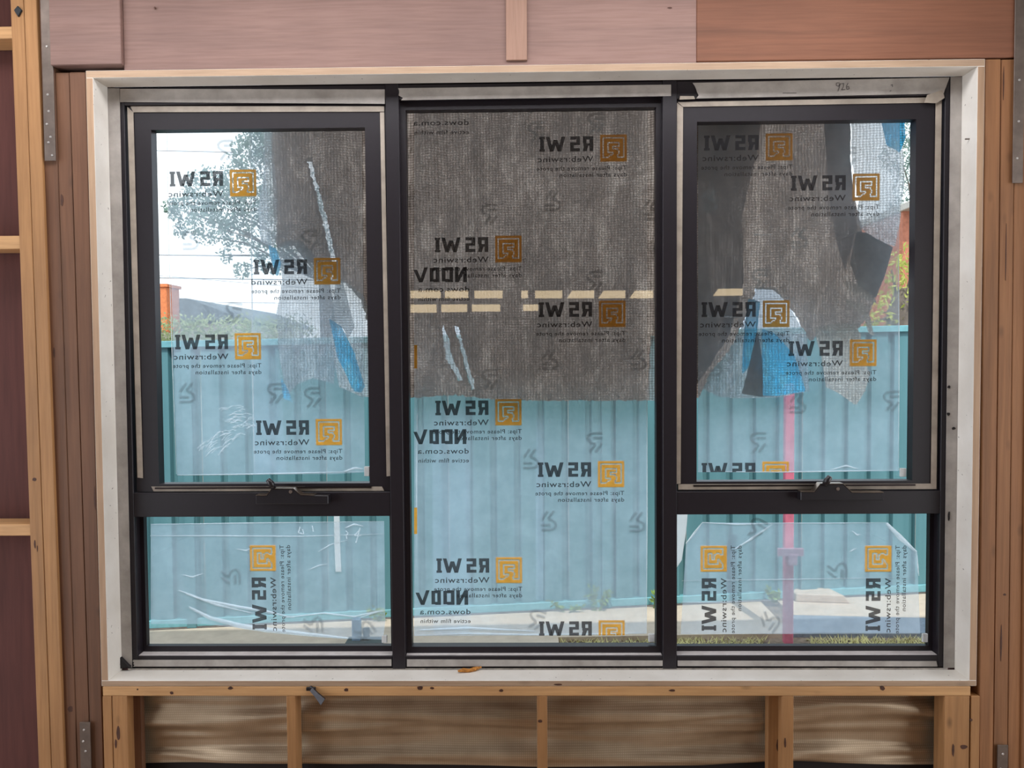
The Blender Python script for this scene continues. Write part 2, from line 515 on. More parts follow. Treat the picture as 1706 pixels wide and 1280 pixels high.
# ------------------------------------------------------------------ measured planes
YF, YS, YFR, YSA, YG, YGS = 0.0, 0.078, 0.080, 0.088, 0.125, 0.115
RO = rect([(143, 118), (1641, 98), (1627, 1143), (169, 1144)], YF)          # reveal outer
T = 0.020
RI = (RO[0] + T, RO[1] - T, RO[2] + T * 0.8, RO[3] - T)
GLU = rect([(258, 219), (611, 219), (619, 803), (273, 804)], YGS)
GLL = rect([(244, 858), (651, 858), (652, 1073), (246, 1075)], YG)
GM = rect([(679, 187), (1090, 184), (1092, 1072), (687, 1073)], YG)
GRU = rect([(1160, 208), (1519, 203), (1512, 798), (1155, 801)], YGS)
GRL = rect([(1126, 853), (1545, 855), (1544, 1073), (1127, 1075)], YG)
MU1 = rect([(643, 148), (664, 148), (676, 1111), (653, 1111)], YFR)
MU2 = rect([(1104, 143), (1128, 140), (1127, 1111), (1104, 1111)], YFR)
SAL = rect([(212, 176), (641, 175), (652, 818), (228, 820)], YSA)
SAR = rect([(1129, 168), (1571, 161), (1561, 816), (1129, 818)], YSA)

# ------------------------------------------------------------------ room shell
X0, X1 = -3.1, 3.1
ZC = 2.76
def struct(mb, name, mat, label, cat, bevel=0.0):
    return tag(mb.build(name, mat, None, bevel), label, cat, None, 'structure')
struct(MB().box(X0, X1, -6.6, 0.16, -0.12, 0.0), 'floor', M['floor'], 'bare particleboard floor of the timber framed room', 'floor')
struct(MB().box(X0 - 0.1, X1 + 0.1, -6.7, 0.50, ZC, ZC + 0.32), 'ceiling', M['ceiling'], 'dark unlined ceiling with eave over the outside of the window', 'ceiling')
struct(MB().box(X0, X1, -6.7, -6.6, 0.0, ZC), 'wall_back', M['backply'], 'dull ply wall at the far end of the room behind the viewer', 'wall')
struct(MB().box(X0 - 0.1, X0, -6.6, -2.9, 0.0, ZC), 'wall_left', M['backply'], 'partly clad side wall behind the viewer, open towards the window', 'wall')
struct(MB().box(X1, X1 + 0.1, -6.6, -2.9, 0.0, ZC), 'wall_right', M['backply'], 'partly clad side wall behind the viewer, near the red lintel end', 'wall')

# ------------------------------------------------------------------ framed window wall
WALL = empty('wall_front', (0, 0.05, 0), 'exposed timber stud wall framing the triple window', 'wall', None, 'structure')
def zx(px, py, Y=0.0):
    p = P(px, py, Y)
    return p.x, p.z
def stud(xt, xb, xt2, xb2, mat, y0=0.0, y1=0.088, z0=0.0, z1=ZC, name='stud', yt=160, yb=1120, bev=0.0015):
    """upright from pixel columns measured at two heights"""
    a, b = P(xt, yt, y0), P(xb, yb, y0)
    c, d = P(xt2, yt, y0), P(xb2, yb, y0)
    def ex(p, q, z):
        return p.x + (q.x - p.x) * (z - p.z) / (q.z - p.z)
    m = MB()
    m.hexa([(ex(a, b, z0), y0, z0), (ex(c, d, z0), y0, z0), (ex(c, d, z0), y1, z0), (ex(a, b, z0), y1, z0)],
           [(ex(a, b, z1), y0, z1), (ex(c, d, z1), y0, z1), (ex(c, d, z1), y1, z1), (ex(a, b, z1), y1, z1)])
    return m.build(name, mat, WALL, bev)
ZL = P(645, 111, 0).z     # underside of lintel
SB = P(400, 1144, 0).z    # under the sill board
# side by side: two pale studs, strap gap, three brown jack studs
stud(23, 58.5, 44.5, 79.5, M['pine'])
stud(45.3, 80.2, 66, 101.5, M['pine'])
stud(70, 102, 92, 123.3, M['cedar'], 0.010)
stud(92.8, 123.8, 116, 146, M['cedar'], 0.012, z1=ZL)
stud(116.6, 146.6, 143, 168, M['cedar'], 0.010, z1=ZL)
# left bay behind the pale studs
xa = P(0, 640, 0).x - 1.0
def nogging(y0p, y1p, x_to, ycol):
    z1 = P(15, y0p, 0.004).z; z0 = P(15, y1p, 0.004).z
    MB().box(xa, P(x_to, ycol, 0.004).x, 0.004, 0.088, z0, z1).build('nogging', M['pine_x'], WALL, 0.0015)
nogging(393, 415, 34, 404)
nogging(874, 893, 51, 884)
nogging(44, 64, 22, 54)
# right of the window
stud(1642, 1632.5, 1667, 1656, M['cedar_r'], 0.004, z1=ZL)
stud(1668, 1656.6, 1691, 1680, M['cedar_r'], 0.007, z1=ZL)
stud(1692, 1681, 1714, 1703, M['cedar_r'], 0.006)
stud(1715, 1704, 1740, 1728, M['cedar_r'], 0.0)
# lintel
zt = ZC
xl0 = P(86, 60, 0).x; xl1 = P(204, 60, 0).x; xl2 = P(1161, 60, 0).x; xl3 = P(1694, 60, 0).x
ZL2 = P(1500, 97, 0).z
ZM = P(500, 47, 0).z
MB().box(xl1, xl2, 0.004, 0.088, ZL, zt).build('lintel_beam', M['lintel_haze'], WALL, 0.002)
MB().box(xl2, xl3, 0.004, 0.088, ZL2, zt).build('lintel_beam', M['lintel_b'], WALL, 0.002)
MB().box(xl0, xl1, -0.010, 0.088, P(150, 110, 0).z, zt).build('lintel_block', M['lintel_haze'], WALL, 0.002)
MB().box(P(843, 50, 0).x, P(878, 50, 0).x, -0.004, 0.004, P(860, 101, 0).z, zt).build('batten', M['batten'], WALL, 0.0012)
MB().ring((RO[0], RO[1], RO[2] - 0.002, RO[3]), (RI[0] + 0.004, RI[1] - 0.004, RI[2] + 0.004, RI[3] - 0.003), 0.1325, 0.148).build('gap_shade_strip', M['seal_gap'], WALL)  # added black ring round the frame, stops sky leaking through the gap
# black strip filling the gap above the reveal head, for its shade
MB().box(RO[0], RO[1], 0.03, 0.088, RO[3], max(ZL, ZL2) + 0.001).build('gap_shade_strip', M['seal_gap'], WALL)
# strap and nail plates
def plate(q, y, name, nails, mat=M['galv']):
    r = rect(q, y)
    o = MB().box(r[0], r[1], y, y + 0.003, r[2], r[3]).build(name, mat, WALL, 0.0006)
    for u, v in nails:
        x = r[0] + (r[1] - r[0]) * u; z = r[2] + (r[3] - r[2]) * v
        mb = MB()
        for k, (rad, yy) in enumerate(((0.0035, y), (0.0025, y - 0.002))):
            mb.v += [(x + rad * math.cos(a * PI / 4), yy, z + rad * math.sin(a * PI / 4)) for a in range(8)]
        mb.f += [tuple(range(8, 16))] + [(a, (a + 1) % 8, (a + 1) % 8 + 8, a + 8) for a in range(8)]
        mb.m += [0] * 9
        mb.build('nail', M['nailhead'], o)
    return o
plate([(67, -40), (85, -40), (92, 268), (73, 268)], 0.0, 'tie_strap', [(.5, .62), (.45, .36), (.5, .27), (.6, .13), (.4, .1), (.7, .03), (.3, .2)])
plate([(1694, -40), (1712, -40), (1702, 305), (1685, 305)], 0.0, 'tie_strap', [(.5, .5), (.5, .3), (.4, .12)])
plate([(133, 1204), (150, 1204), (153, 1330), (135, 1330)], 0.0, 'nail_plate', [(.4, .9), (.3, .75), (.5, .62)])
plate([(1662, 1242), (1680, 1242), (1678, 1340), (1661, 1340)], 0.0, 'nail_plate', [(.5, .85), (.3, .6)])
# bolt in the pale stud
c0 = P(30, 17, -0.004)
MB().prism([(c0.x - .011, c0.z), (c0.x, c0.z - .018), (c0.x + .011, c0.z), (c0.x, c0.z + .012)], -0.006, 0.002).build('bolt_head', M['bolt'], WALL, 0.001)
# cladding sheet behind the studs, round the window
ZB = P(700, 1268, 0.088).z
for a in ((X0, RO[0] - 0.001, 0.0, ZC), (RO[1] + 0.001, X1, 0.0, ZC), (RO[0] - 0.001, RO[1] + 0.001, RO[3] + 0.02, ZC), (RO[0] - 0.001, RO[1] + 0.001, 0.0, SB - 0.02)):
    MB().box(a[0], a[1], 0.100, 0.150, a[2], a[3]).build('bracing_sheet', M['sheet'], WALL)
MB().box(RO[0], RO[1], 0.088, 0.0995, 0.0, ZB).build('cavity_shade_strip', M['seal_gap'], WALL)  # black strip for the dark cavity below the foil, shade put into colour
def knot(px, py, w_, h_, y=-0.0006, mat=None):
    c = P(px, py, y)
    k = 580.0
    pts = [(c.x + w_ / 2 / k * math.cos(t) * random.uniform(.75, 1.15), c.z + h_ / 2 / k * math.sin(t) * random.uniform(.8, 1.1)) for t in [j * PI / 5 for j in range(10)]]
    MB().prism(pts, y, y + 0.002).build('knot', M['knot'] if mat is None else mat, WALL)
for kk in ((57, 799, 8, 6), (105, 582, 4, 34, 0.0112), (90, 588, 3, 18, 0.0094), (103, 334, 5, 20, 0.0112), (158, 830, 3, 40, 0.0094), (58, 907, 3, 16), (62, 914, 2, 12), (117, 1182, 9, 12, 0.0094),
           (384, 1147, 9, 5), (286, 1155, 7, 5), (577, 1150, 7, 6), (700, 1147, 10, 7), (720, 1147, 8, 4), (835, 1151, 7, 5), (930, 1141, 14, 3), (1120, 1151, 11, 4), (1470, 1147, 9, 8), (229, 1149, 3, 3),
           (197, 1222, 6, 30), (193, 1240, 4, 16), (900, 1202, 9, 5), (1308, 1238, 4, 18), (1296, 1242, 5, 22, 0.0294), (1588, 1250, 4, 24), (1606, 1245, 12, 8), (1618, 1200, 5, 5), (1668, 1072, 3, 60, 0.0064), (1674, 991, 5, 4, 0.0064), (1676, 420, 2, 90, 0.0064), (1672, 140, 2, 60, 0.0064), (258, 13 + 0, 4, 4), (1116, 13, 8, 3, 0.0034)):
    knot(*kk)
# under the sill: plate and cripple studs
xs0, xs1 = P(171, 1152, 0).x, P(1617, 1152, 0).x
zs0 = P(850, 1160, 0).z
MB().box(xs0, xs1, 0.0, 0.088, zs0, SB - 0.0005).build('sill_plate', M['pine_x'], WALL, 0.0015)
def cripple(a, b, mat='pine', y0=0.0, y1=0.056, col=1220):
    MB().box(P(a, col, y0).x, P(b, col, y0).x, y0, y1, 0.0, zs0 - 0.0005).build('cripple_stud', M[mat], WALL, 0.0015)
cripple(172, 187); cripple(188, 213)
cripple(478, 493); cripple(895, 912); cripple(1302, 1322); cripple(1573, 1615); cripple(1279, 1301, 'pine', 0.03)
cripple(1617.5, 1632, 'pine')
cripple(216, 236, 'cedar', 0.035, 0.056)

# ------------------------------------------------------------------ window reveals (primed timber)
def reveal(box, name, raw, label, fr):
    return tag(MB().box(*box, front=1).build(name, [M['white'], raw], None, 0.0008), label, 'reveal', None, 'structure')
reveal((RO[0], RO[1], 0, 0.076, RI[3], RO[3]), 'trim_1', M['raw_x'], 'white primed head board of the window reveal with raw timber front edge', 0)
reveal((RO[0], RI[0], 0, 0.076, RI[2], RI[3]), 'trim_2', M['raw_z'], 'white primed upright reveal board beside the brown jack studs and steel strap', 0)
reveal((RI[1], RO[1], 0, 0.076, RI[2], RI[3]), 'trim_3', M['raw_z'], 'white primed upright reveal board with a nail in its face', 0)
reveal((RO[0], RO[1], 0, 0.076, RO[2], RI[2]), 'trim_4', M['raw_x'], 'white primed sill board along the bottom of the window', 0)

# ------------------------------------------------------------------ windows
FO = (RI[0], RI[1], RI[2] + 0.006, RI[3] - 0.001)      # frame outer
Y2 = 0.1320
ZSILL = rect([(220, 1093), (1560, 1093), (1560, 1100), (220, 1100)], YFR)[3]
def bar(parent, x0, x1, z0, z1, y0, y1, name, mat='black', bev=0.0012):
    return MB().box(x0, x1, y0, y1, z0, z1).build(name, M[mat], parent, bev)
def strip(parent, q, y, mat='tape', name='tape_strip', th=0.0015, jag=None):
    r = [P(a, b, y) for a, b in q]
    pts = [(p.x, p.z) for p in r]
    if jag:
        random.seed(jag)
        a, b = pts[0], pts[-1]
        extra = [(a[0] + (b[0] - a[0]) * t + random.uniform(-.006, .010), a[1] + (b[1] - a[1]) * t) for t in (0.2, 0.4, 0.6, 0.8)]
        pts = pts + extra[::-1]
    return MB().prism(pts, y, y + th).build(name, M[mat], parent)
def pane(parent, r, y, name='glass_pane'):
    return MB().box(r[0] - 0.008, r[1] + 0.008, y, y + 0.006, r[2] - 0.008, r[3] + 0.008).build(name, M['glass'], parent)
def packer(parent, px, py, w_, h_, y):
    a, b = P(px - w_ / 2, py - h_ / 2, y), P(px + w_ / 2, py + h_ / 2, y)
    MB().box(a.x, b.x, y - 0.008, y - 0.0006, b.z, a.z).build('setting_block', M['packer'], parent, 0.001)
def winder(parent, cx, cy, flip, hx):
    """chain winder: housing with a raised middle, crank handle and its knob"""
    y = YFR
    w_ = MB().prism([(P(cx + a, cy + b, y).x, P(cx + a, cy + b, y).z) for a, b in
         ([(-36, 5), (-18, 5), (-10, -6), (26, -6), (38, 4), (83, 5), (83, 19), (-36, 19)] if not flip else
          [(-52, 4), (-30, 4), (-20, -9), (18, -9), (32, 5), (84, 5), (84, 18), (-52, 18)])], y - 0.030, y)
    ho = w_.build('winder', M['winder'], parent, 0.0015)
    hp = [P(hx, cy - 4, y - 0.032), P(hx - (4 if not flip else -4), cy - 12, y - 0.036), P(hx - (10 if not flip else -9), cy - 19, y - 0.040)]
    MB().tube(hp, [0.008, 0.010, 0.007], 8).build('crank_handle', M['winder'], ho, smooth=True)
    pts = [(-36, 5), (-18, 5), (-10, -6), (26, -6), (38, 4), (60, 5)] if not flip else [(-52, 4), (-30, 4), (-20, -9), (18, -9), (32, 5), (84, 5)]
    e = MB()
    for (a, b), (c, d) in zip(pts[:-1], pts[1:]):
        p, q = P(cx + a, cy + b, y), P(cx + c, cy + d, y)
        e.hexa([(p.x, y - .031, p.z), (q.x, y - .031, q.z), (q.x, y - .004, q.z), (p.x, y - .004, p.z)],
               [(p.x, y - .031, p.z + .0018), (q.x, y - .031, q.z + .0018), (q.x, y - .004, q.z + .0018), (p.x, y - .004, p.z + .0018)])
    e.build('winder_edge', M['winder_edge'], ho)
    s = P(cx + 16, cy + 2, y - 0.031)
    mb = MB()
    for k, (rad, yy) in enumerate(((0.0055, y - .0300), (0.0045, y - .0325))):
        mb.v += [(s.x + rad * math.cos(a * PI / 5), yy, s.z + rad * math.sin(a * PI / 5)) for a in range(10)]
    mb.f += [tuple(range(10, 20))] + [(a, (a + 1) % 10, (a + 1) % 10 + 10, a + 10) for a in range(10)]
    mb.m += [0] * 11
    mb.build('screw', M['galv'], ho)

def awn(name, label, side, gu, gl, sa, jamb_x, mull_x, sash_tape, tapes, wd, packs):
    cx = (gl[0] + gl[1]) / 2
    W = empty(name, (cx, 0.13, FO[2]), label, 'window', None, 'structure')
    L = side == 'L'
    j0, j1 = (FO[0], gl[0] - 0.012) if L else (gl[1] + 0.012, FO[1])
    i0, i1 = (j1, mull_x) if L else (mull_x, j0)
    zt0 = gl[3] + 0.004
    bar(W, j0, j1, FO[2], FO[3], YFR, Y2, 'jamb')
    bar(W, i0, i1, sa[3] + 0.0015, FO[3], YFR, Y2, 'frame_head')
    bar(W, i0, i1, zt0, sa[2] - 0.0015, YFR, Y2, 'transom')
    bar(W, i0, i1, FO[2], ZSILL, YFR, Y2, 'frame_sill')
    MB().ring((i0, i1, ZSILL, zt0), gl, 0.113, 0.1320).build('glazing_stop', M['black'], W)
    sash = MB().ring((max(sa[0], i0 + .0005) if not L else max(sa[0], j1 + .0005), sa[1] if L else min(sa[1], j0 - .0005), sa[2], sa[3]), gu, YSA, 0.1225).build('sash', M['black'], W)
    pane(sash, gu, YGS)
    MB().box(gu[0] - 0.010, gu[1] + 0.006, YSA - 0.007, YSA - 0.0005, gu[2] - 0.014, gu[2] - 0.009).build('glazing_bead', M['bead'], sash)
    for t in sash_tape:
        strip(sash, t, YSA - 0.003, 'tape_sash')
    pane(W, gl, YG)
    for t, jg in tapes:
        strip(W, t, YS - 0.001, 'tape', jag=jg)
    MB().box(i0 + 0.002, i1 - 0.002, YFR + 0.004, 0.1125, ZSILL, ZSILL + 0.0012).build('ledge_tape', M['tape_white'], W)
    winder(W, *wd)
    for pk in packs:
        packer(W, *pk)
    return W

W1 = awn('window_1', 'dark awning window looking on tree, power lines and chimney', 'L', GLU, GLL, SAL, None, MU1[0],
    [[(217, 177), (640, 177), (640, 186), (222, 187)], [(212, 178), (222, 187), (238, 797), (229, 796)],
     [(633, 187), (640, 187), (651, 793), (644, 794)], [(252, 811), (636, 811), (640, 818), (256, 819)]],
    [([(200, 148), (641, 149), (641, 173), (200, 170)], None), ([(179, 147), (199, 147), (220, 1112), (203, 1113)], None),
     ([(222, 1100), (652, 1099), (652, 1110), (222, 1111)], 3)],
    (468, 818, False, 456), [(612, 785, 9, 16, YGS), (641, 1064, 9, 12, YG)])
W3 = awn('window_3', 'dark awning window with torn pale tarpaulin flaps and pink post behind', 'R', GRU, GRL, SAR, None, MU2[1],
    [[(1129, 170), (1569, 162), (1559, 171), (1138, 178)], [(1128, 171), (1138, 179), (1134, 806), (1125, 807)],
     [(1559, 172), (1569, 168), (1560, 815), (1551, 807)], [(1130, 807), (1551, 806), (1560, 815), (1130, 816)]],
    [([(1154, 138), (1582, 129), (1572, 156), (1160, 164)], 5), ([(1584, 128), (1603, 128), (1591, 1113), (1572, 1113)], None),
     ([(1129, 1101), (1560, 1102), (1562, 1111), (1129, 1110)], None)],
    (1380, 813, True, 1374), [(1503, 787, 10, 14, YGS), (1540, 1062, 10, 14, YG)])
W2 = empty('window_2', (0, 0.13, FO[2]), 'tall fixed middle window pane between the two black mullions', 'window', None, 'structure')
bar(W2, MU1[0] + .0003, MU1[1], FO[2] - 0.004, FO[3], YFR - 0.003, Y2, 'mullion')
bar(W2, MU2[0], MU2[1] - .0003, FO[2] - 0.004, FO[3], YFR - 0.003, Y2, 'mullion')
bar(W2, MU1[1], MU2[0], rect([(680, 166), (1090, 161), (1090, 170), (680, 170)], YFR)[3], FO[3], YFR, Y2, 'frame_head')
bar(W2, MU1[1], MU2[0], FO[2], ZSILL, YFR, Y2, 'frame_sill')
MB().ring((MU1[1], MU2[0], ZSILL, FO[3] - .02), GM, 0.100, 0.1320).build('glazing_stop', M['black'], W2)
pane(W2, GM, YG)
strip(W2, [(663, 147), (1118, 141), (1118, 160), (668, 167)], YS - 0.0015, 'tape', jag=9)
strip(W2, [(678, 1099), (1104, 1101), (1104, 1110), (678, 1111)], YS - 0.001, 'tape')
MB().box(MU1[1] + .002, MU2[0] - .002, YFR + .004, 0.0995, ZSILL, ZSILL + .0012).build('ledge_tape', M['tape_white'], W2)
packer(W2, 1085, 1062, 10, 13, YG)
# small offcuts of tape at the head corners
strip(W3, [(1545, 158), (1570, 150), (1574, 163), (1560, 172), (1540, 171)], YS - 0.003, 'tape_sash', 'tape_scrap')
strip(W3, [(1133, 160), (1156, 160), (1158, 165), (1132, 166)], YS - 0.003, 'tape_sash', 'tape_scrap')

def stroke(pts, wd, y, mb):
    """flat pen line through pixel points"""
    a = [P(x, z, y) for x, z in pts]
    for p, q in zip(a[:-1], a[1:]):
        d = (q - p)
        if d.length < 1e-6: continue
        n = Vector((-d.z, 0, d.x)).normalized() * wd / 2
        mb.add([p + n, q + n, q - n, p - n], [(0, 1, 2, 3)])
    return mb
hw = MB()
yh = YS - 0.0022
for pl in ([(1399, 138), (1394, 138), (1393, 142), (1397, 144), (1400, 139), (1398, 147), (1396, 152)], [(1401, 140), (1406, 139), (1405, 145), (1402, 150), (1408, 149)], [(1413, 138), (1410, 144), (1411, 149), (1415, 148), (1414, 144), (1411, 145)]):
    stroke(pl, 0.0015, yh, hw)
hw.build('handwriting', M['pencil'], W3)
hw = MB()
for pl in ([(1304, 155), (1327, 155)], [(1482, 152), (1485, 151)], [(1484, 142), (1487, 141), (1487, 145)]):
    stroke(pl, 0.0015, yh, hw)
hw.build('pencil_line', M['pencil'], W3)
# dark dabs of sealant on the upright tape
for i, (x, y) in enumerate(((1581, 645), (1580, 690), (1589, 714), (1581, 860))):
    p = P(x, y, YS - 0.002)
    r = 0.005 if i < 3 else 0.003
    k = 1.0 if i < 3 else 5
    pts = [(p.x + r * math.cos(t) * random.uniform(.6, 1.2), p.z + r * k * math.sin(t) * random.uniform(.6, 1.2)) for t in [j * PI / 4 for j in range(8)]]
    MB().prism(pts, YS - 0.0032, YS - 0.0008).build('sealant_dab', M['seal_gap'], W3)
q3 = [P(x, y, YS - 0.004) for x, y in ((202, 1094), (219, 1111), (200, 1113))]
MB().prism([(p.x, p.z) for p in q3], YS - 0.012, YS - 0.001).build('sealant_dab', M['seal_gap'], W1, 0.0008)
p = P(1607, 231, 0.03)
MB().tube([(RI[1] - 0.012, 0.035, p.z), (RI[1] + 0.001, 0.035, p.z)], 0.002, 6).build('nail', M['galv'], bpy.data.objects['trim_3'])
WLOC['trim_3'] = Vector(bpy.data.objects['trim_3'].location)

# ------------------------------------------------------------------ protective films with print
PX = (YG + 2.1743) / FPX          # metres per photo pixel at the glass
def glyph_cells(rows):
    return [(c, r) for r, line in enumerate(rows) for c, ch in enumerate(line) if ch == '#']
LOGO = [[1] * 22 for _ in range(22)]
def cut(c0, r0, c1, r1):
    n = max(abs(c1 - c0), abs(r1 - r0), 1)
    for i in range(n + 1):
        LOGO[round(r0 + (r1 - r0) * i / n)][round(c0 + (c1 - c0) * i / n)] = 0
for seg in ((2, 2, 19, 2), (2, 2, 2, 18), (19, 2, 19, 18), (2, 18, 6, 18), (6, 18, 10, 15), (10, 15, 10, 14), (6, 14, 10, 14), (6, 6, 6, 14), (6, 6, 15, 6),
            (15, 6, 15, 8), (10, 9, 15, 9), (10, 9, 10, 11), (10, 11, 14, 11), (14, 11, 15, 13), (15, 13, 15, 15), (15, 15, 14, 17), (14, 17, 14, 18), (14, 18, 19, 18)):
    cut(*seg)
def logo_shape():
    v, f = [], []
    for r in range(22):
        c = 0
        while c < 22:
            if LOGO[r][c]:
                e = c
                while e + 1 < 22 and LOGO[r][e + 1]: e += 1
                x0, x1, z1, z0 = -22 + c * 2, -22 + (e + 1) * 2, 22 - r * 2, 20 - r * 2
                n = len(v)
                v += [(x0, z0), (x1, z0), (x1, z1), (x0, z1)]
                f.append((n, n + 1, n + 2, n + 3))
                c = e + 1
            else:
                c += 1
    return v, f
def big_letters(s, xs, z0, h):
    """blocky capitals drawn from bars; xs gives each letter's left and right"""
    v, f = [], []
    def poly(p):
        n = len(v); v.extend(p); f.append(tuple(range(n, n + len(p))))
    for ch, (a, b) in zip(s, xs):
        w_ = b - a; t = 6.2; u = 5.2; z1 = z0 + h; zm = z0 + h / 2
        R_ = lambda x0, y0, x1, y1: poly([(x0, y0), (x1, y0), (x1, y1), (x0, y1)])
        if ch == 'R':
            R_(a, z0, a + t, z1); R_(a + t, z1 - u, b, z1); R_(b - t, zm + 1, b, z1 - u); R_(a + t, zm - 3.5, b - 1, zm + 1)
            poly([(b - t - 3, zm - 3.5), (b - 2, zm - 3.5), (b + .5, z0), (b - t, z0)])
        elif ch == 'S':
            R_(a, z1 - u, b, z1); R_(a, zm - 2, a + t, z1 - u); R_(a + t, zm - 2, b, zm + 2.6); R_(b - t, z0 + u, b, zm - 2); R_(a, z0, b, z0 + u)
        elif ch == 'I':
            R_(a, z0, b, z0 + 4); R_(a, z1 - 4, b, z1); R_((a + b) / 2 - t / 2, z0 + 4, (a + b) / 2 + t / 2, z1 - 4)
        elif ch == 'D':
            R_(a, z0, a + t, z1); R_(b - t, z0 + 1, b, z1 - 1); R_(a + t, z1 - u, b - t, z1); R_(a + t, z0, b - t, z0 + u)
        elif ch == 'N':
            R_(a, z0, a + t, z1); R_(b - t, z0, b, z1)
            poly([(a + t, z1), (a + t, z1 - 11), (b - t, z0), (b - t, z0 + 11)])
        elif ch == 'W':
            q = w_ / 4
            for k, (p0, p1) in enumerate(((a, a + q), (a + 2 * q, a + q), (a + 2 * q, a + 3 * q), (b, a + 3 * q))):
                hw_ = t / 2
                top = z1 if k in (0, 3) else z1 - 5
                poly([(p0 - hw_, top), (p0 + hw_, top), (p1 + hw_, z0), (p1 - hw_, z0)])
        elif ch == 'V':   # a W cut off by the edge of the film
            q = w_ / 2
            poly([(a - 3, z1), (a + 3, z1), (a + q + 3, z0), (a + q - 3, z0)])
            poly([(a + 2 * q - 3, z1 - 4), (a + 2 * q + 3, z1 - 4), (a + q + 3, z0), (a + q - 3, z0)])
    return v, f
def text_shape(s, x0, x1, z0, cap):
    c = bpy.data.curves.new('lettering_curve', 'FONT')
    c.body = s; c.size = 1; c.resolution_u = 2; c.offset = 0.012
    c.space_character = 1.1
    o = bpy.data.objects.new('lettering_source', c)
    COL.objects.link(o)
    dg = bpy.context.evaluated_depsgraph_get()
    me = o.evaluated_get(dg).to_mesh()
    vs = [(v.co.x, v.co.y) for v in me.vertices]
    fs = [tuple(p.vertices) for p in me.polygons]
    o.evaluated_get(dg).to_mesh_clear()
    bpy.data.objects.remove(o); bpy.data.curves.remove(c)
    mn = min(v[0] for v in vs); mxx = max(v[0] for v in vs)
    return [(x0 + (v[0] - mn) / (mxx - mn) * (x1 - x0), z0 + v[1] / 0.70 * cap) for v in vs], fs
def join(*shapes):
    v, f = [], []
    for a, b in shapes:
        n = len(v); v += a; f += [tuple(i + n for i in x) for x in b]
    return v, f
def to_mesh(name, shape, mat, mirror=True, zmin=None, xmax=None):
    v, f = shape
    bm = bmesh.new()
    bv = [bm.verts.new((x * (-1 if mirror else 1), 0, z)) for x, z in v]
    for x in f:
        try: bm.faces.new([bv[i] for i in x])
        except ValueError: pass
    if zmin is not None:
        bmesh.ops.bisect_plane(bm, geom=bm.verts[:] + bm.edges[:] + bm.faces[:], plane_co=(0, 0, zmin), plane_no=(0, 0, -1), clear_outer=True)
    for vv in bm.verts: vv.co *= PX
    me = bpy.data.meshes.new(name)
    bm.to_mesh(me); bm.free()
    me.materials.append(mat)
    return me
RSWI = big_letters('RSWI', [(33.3, 50.5), (55, 71.5), (82.5, 108.5), (113.2, 122.5)], -4.5, 24.5)
WEB = text_shape('Web:rswinc', 33, 125, -21.5, 9.5)
TIPS = text_shape('Tips: Please remove the prote', -22, 127, -35.5, 7)
DAYS = text_shape('days after installation', -22, 89, -46.5, 7)
LET = to_mesh('lettering', join(RSWI, WEB, TIPS, DAYS), M['ink'])
LETS = to_mesh('lettering', join(RSWI, text_shape('Web:rswind', 33, 127, -21.5, 9.5), TIPS, DAYS), M['ink'])
LOG = to_mesh('logo', logo_shape(), M['orange'], False)
NDOW = to_mesh('lettering', join(big_letters('NDDV', [(0, 20), (23, 42), (46, 62), (68, 86)], 0, 25),
     text_shape('dows.com.a', -4, 82, -16, 9), text_shape('ective film within', -4, 81, -31, 7)), M['ink'])
DOWS = to_mesh('lettering', join(text_shape('dows.com.a', 0, 92, 0, 9), text_shape('ective film within', 0, 90, -15, 7)), M['ink'])
def bars(ps, t):
    v, f = [], []
    for pl in ps:
        for (a, b), (c, d) in zip(pl[:-1], pl[1:]):
            L = math.hypot(c - a, d - b); nx, nz = -(d - b) / L * t / 2, (c - a) / L * t / 2
            n = len(v)
            v += [(a + nx, b + nz), (c + nx, d + nz), (c - nx, d - nz), (a - nx, b - nz)]
            f.append((n, n + 1, n + 2, n + 3))
    return v, f
MARK = to_mesh('faint_mark', bars([[(14, 15), (-3, 15), (-10, 12), (-12, 6), (-7, 0), (2, -4), (-8, -17)], [(14, 7), (-2, 7)], [(13, -2), (2, -17)]], 4.6), M['mark'], False)

def lay(me, film, px, py, y, rot=0.0, name=None):
    o = bpy.data.objects.new(name or me.name.split('.')[0], me)
    COL.objects.link(o)
    put(o, P(px, py, y), film)
    o.rotation_euler = (0, rot, 0)
    return o
def sheet(name, pts, y, mat, parent=None):
    vs = [P(a, b, y) for a, b in pts]
    mb = MB().add(vs, [tuple(range(len(vs)))])
    return mb.build(name, mat, parent)
def print_block(film, px, py, y, rot=0.0, letters=LET, logo=LOG):
    lay(logo, film, px, py, y + 0.0012, rot)
    lay(letters, film, px, py, y - 0.0012, rot)
def creases(film, lines, y, mat='crease', name='film_crease_highlight'):
    for pts, wd in lines:
        mb = MB()
        a = [P(x, z, y + 0.0032) for x, z in pts]
        n_ = len(a)
        for k, (p, q) in enumerate(zip(a[:-1], a[1:])):
            d = q - p
            n = Vector((-d.z, 0, d.x)).normalized()
            w0 = wd * PX * (0.35 + 0.65 * math.sin(PI * (k + 0.15) / (n_ - 0.7))) / 2
            w1 = wd * PX * (0.35 + 0.65 * math.sin(PI * (k + 1.15) / (n_ - 0.7))) / 2 if k < n_ - 2 else wd * PX * 0.15
            up = Vector((0, 0.0014, 0))
            mb.add([p + n * w0, q + n * w1, (p + up), (q + up), p - n * w0, q - n * w1], [(0, 1, 3, 2), (2, 3, 5, 4)])
        mb.build(name, M[mat], film)

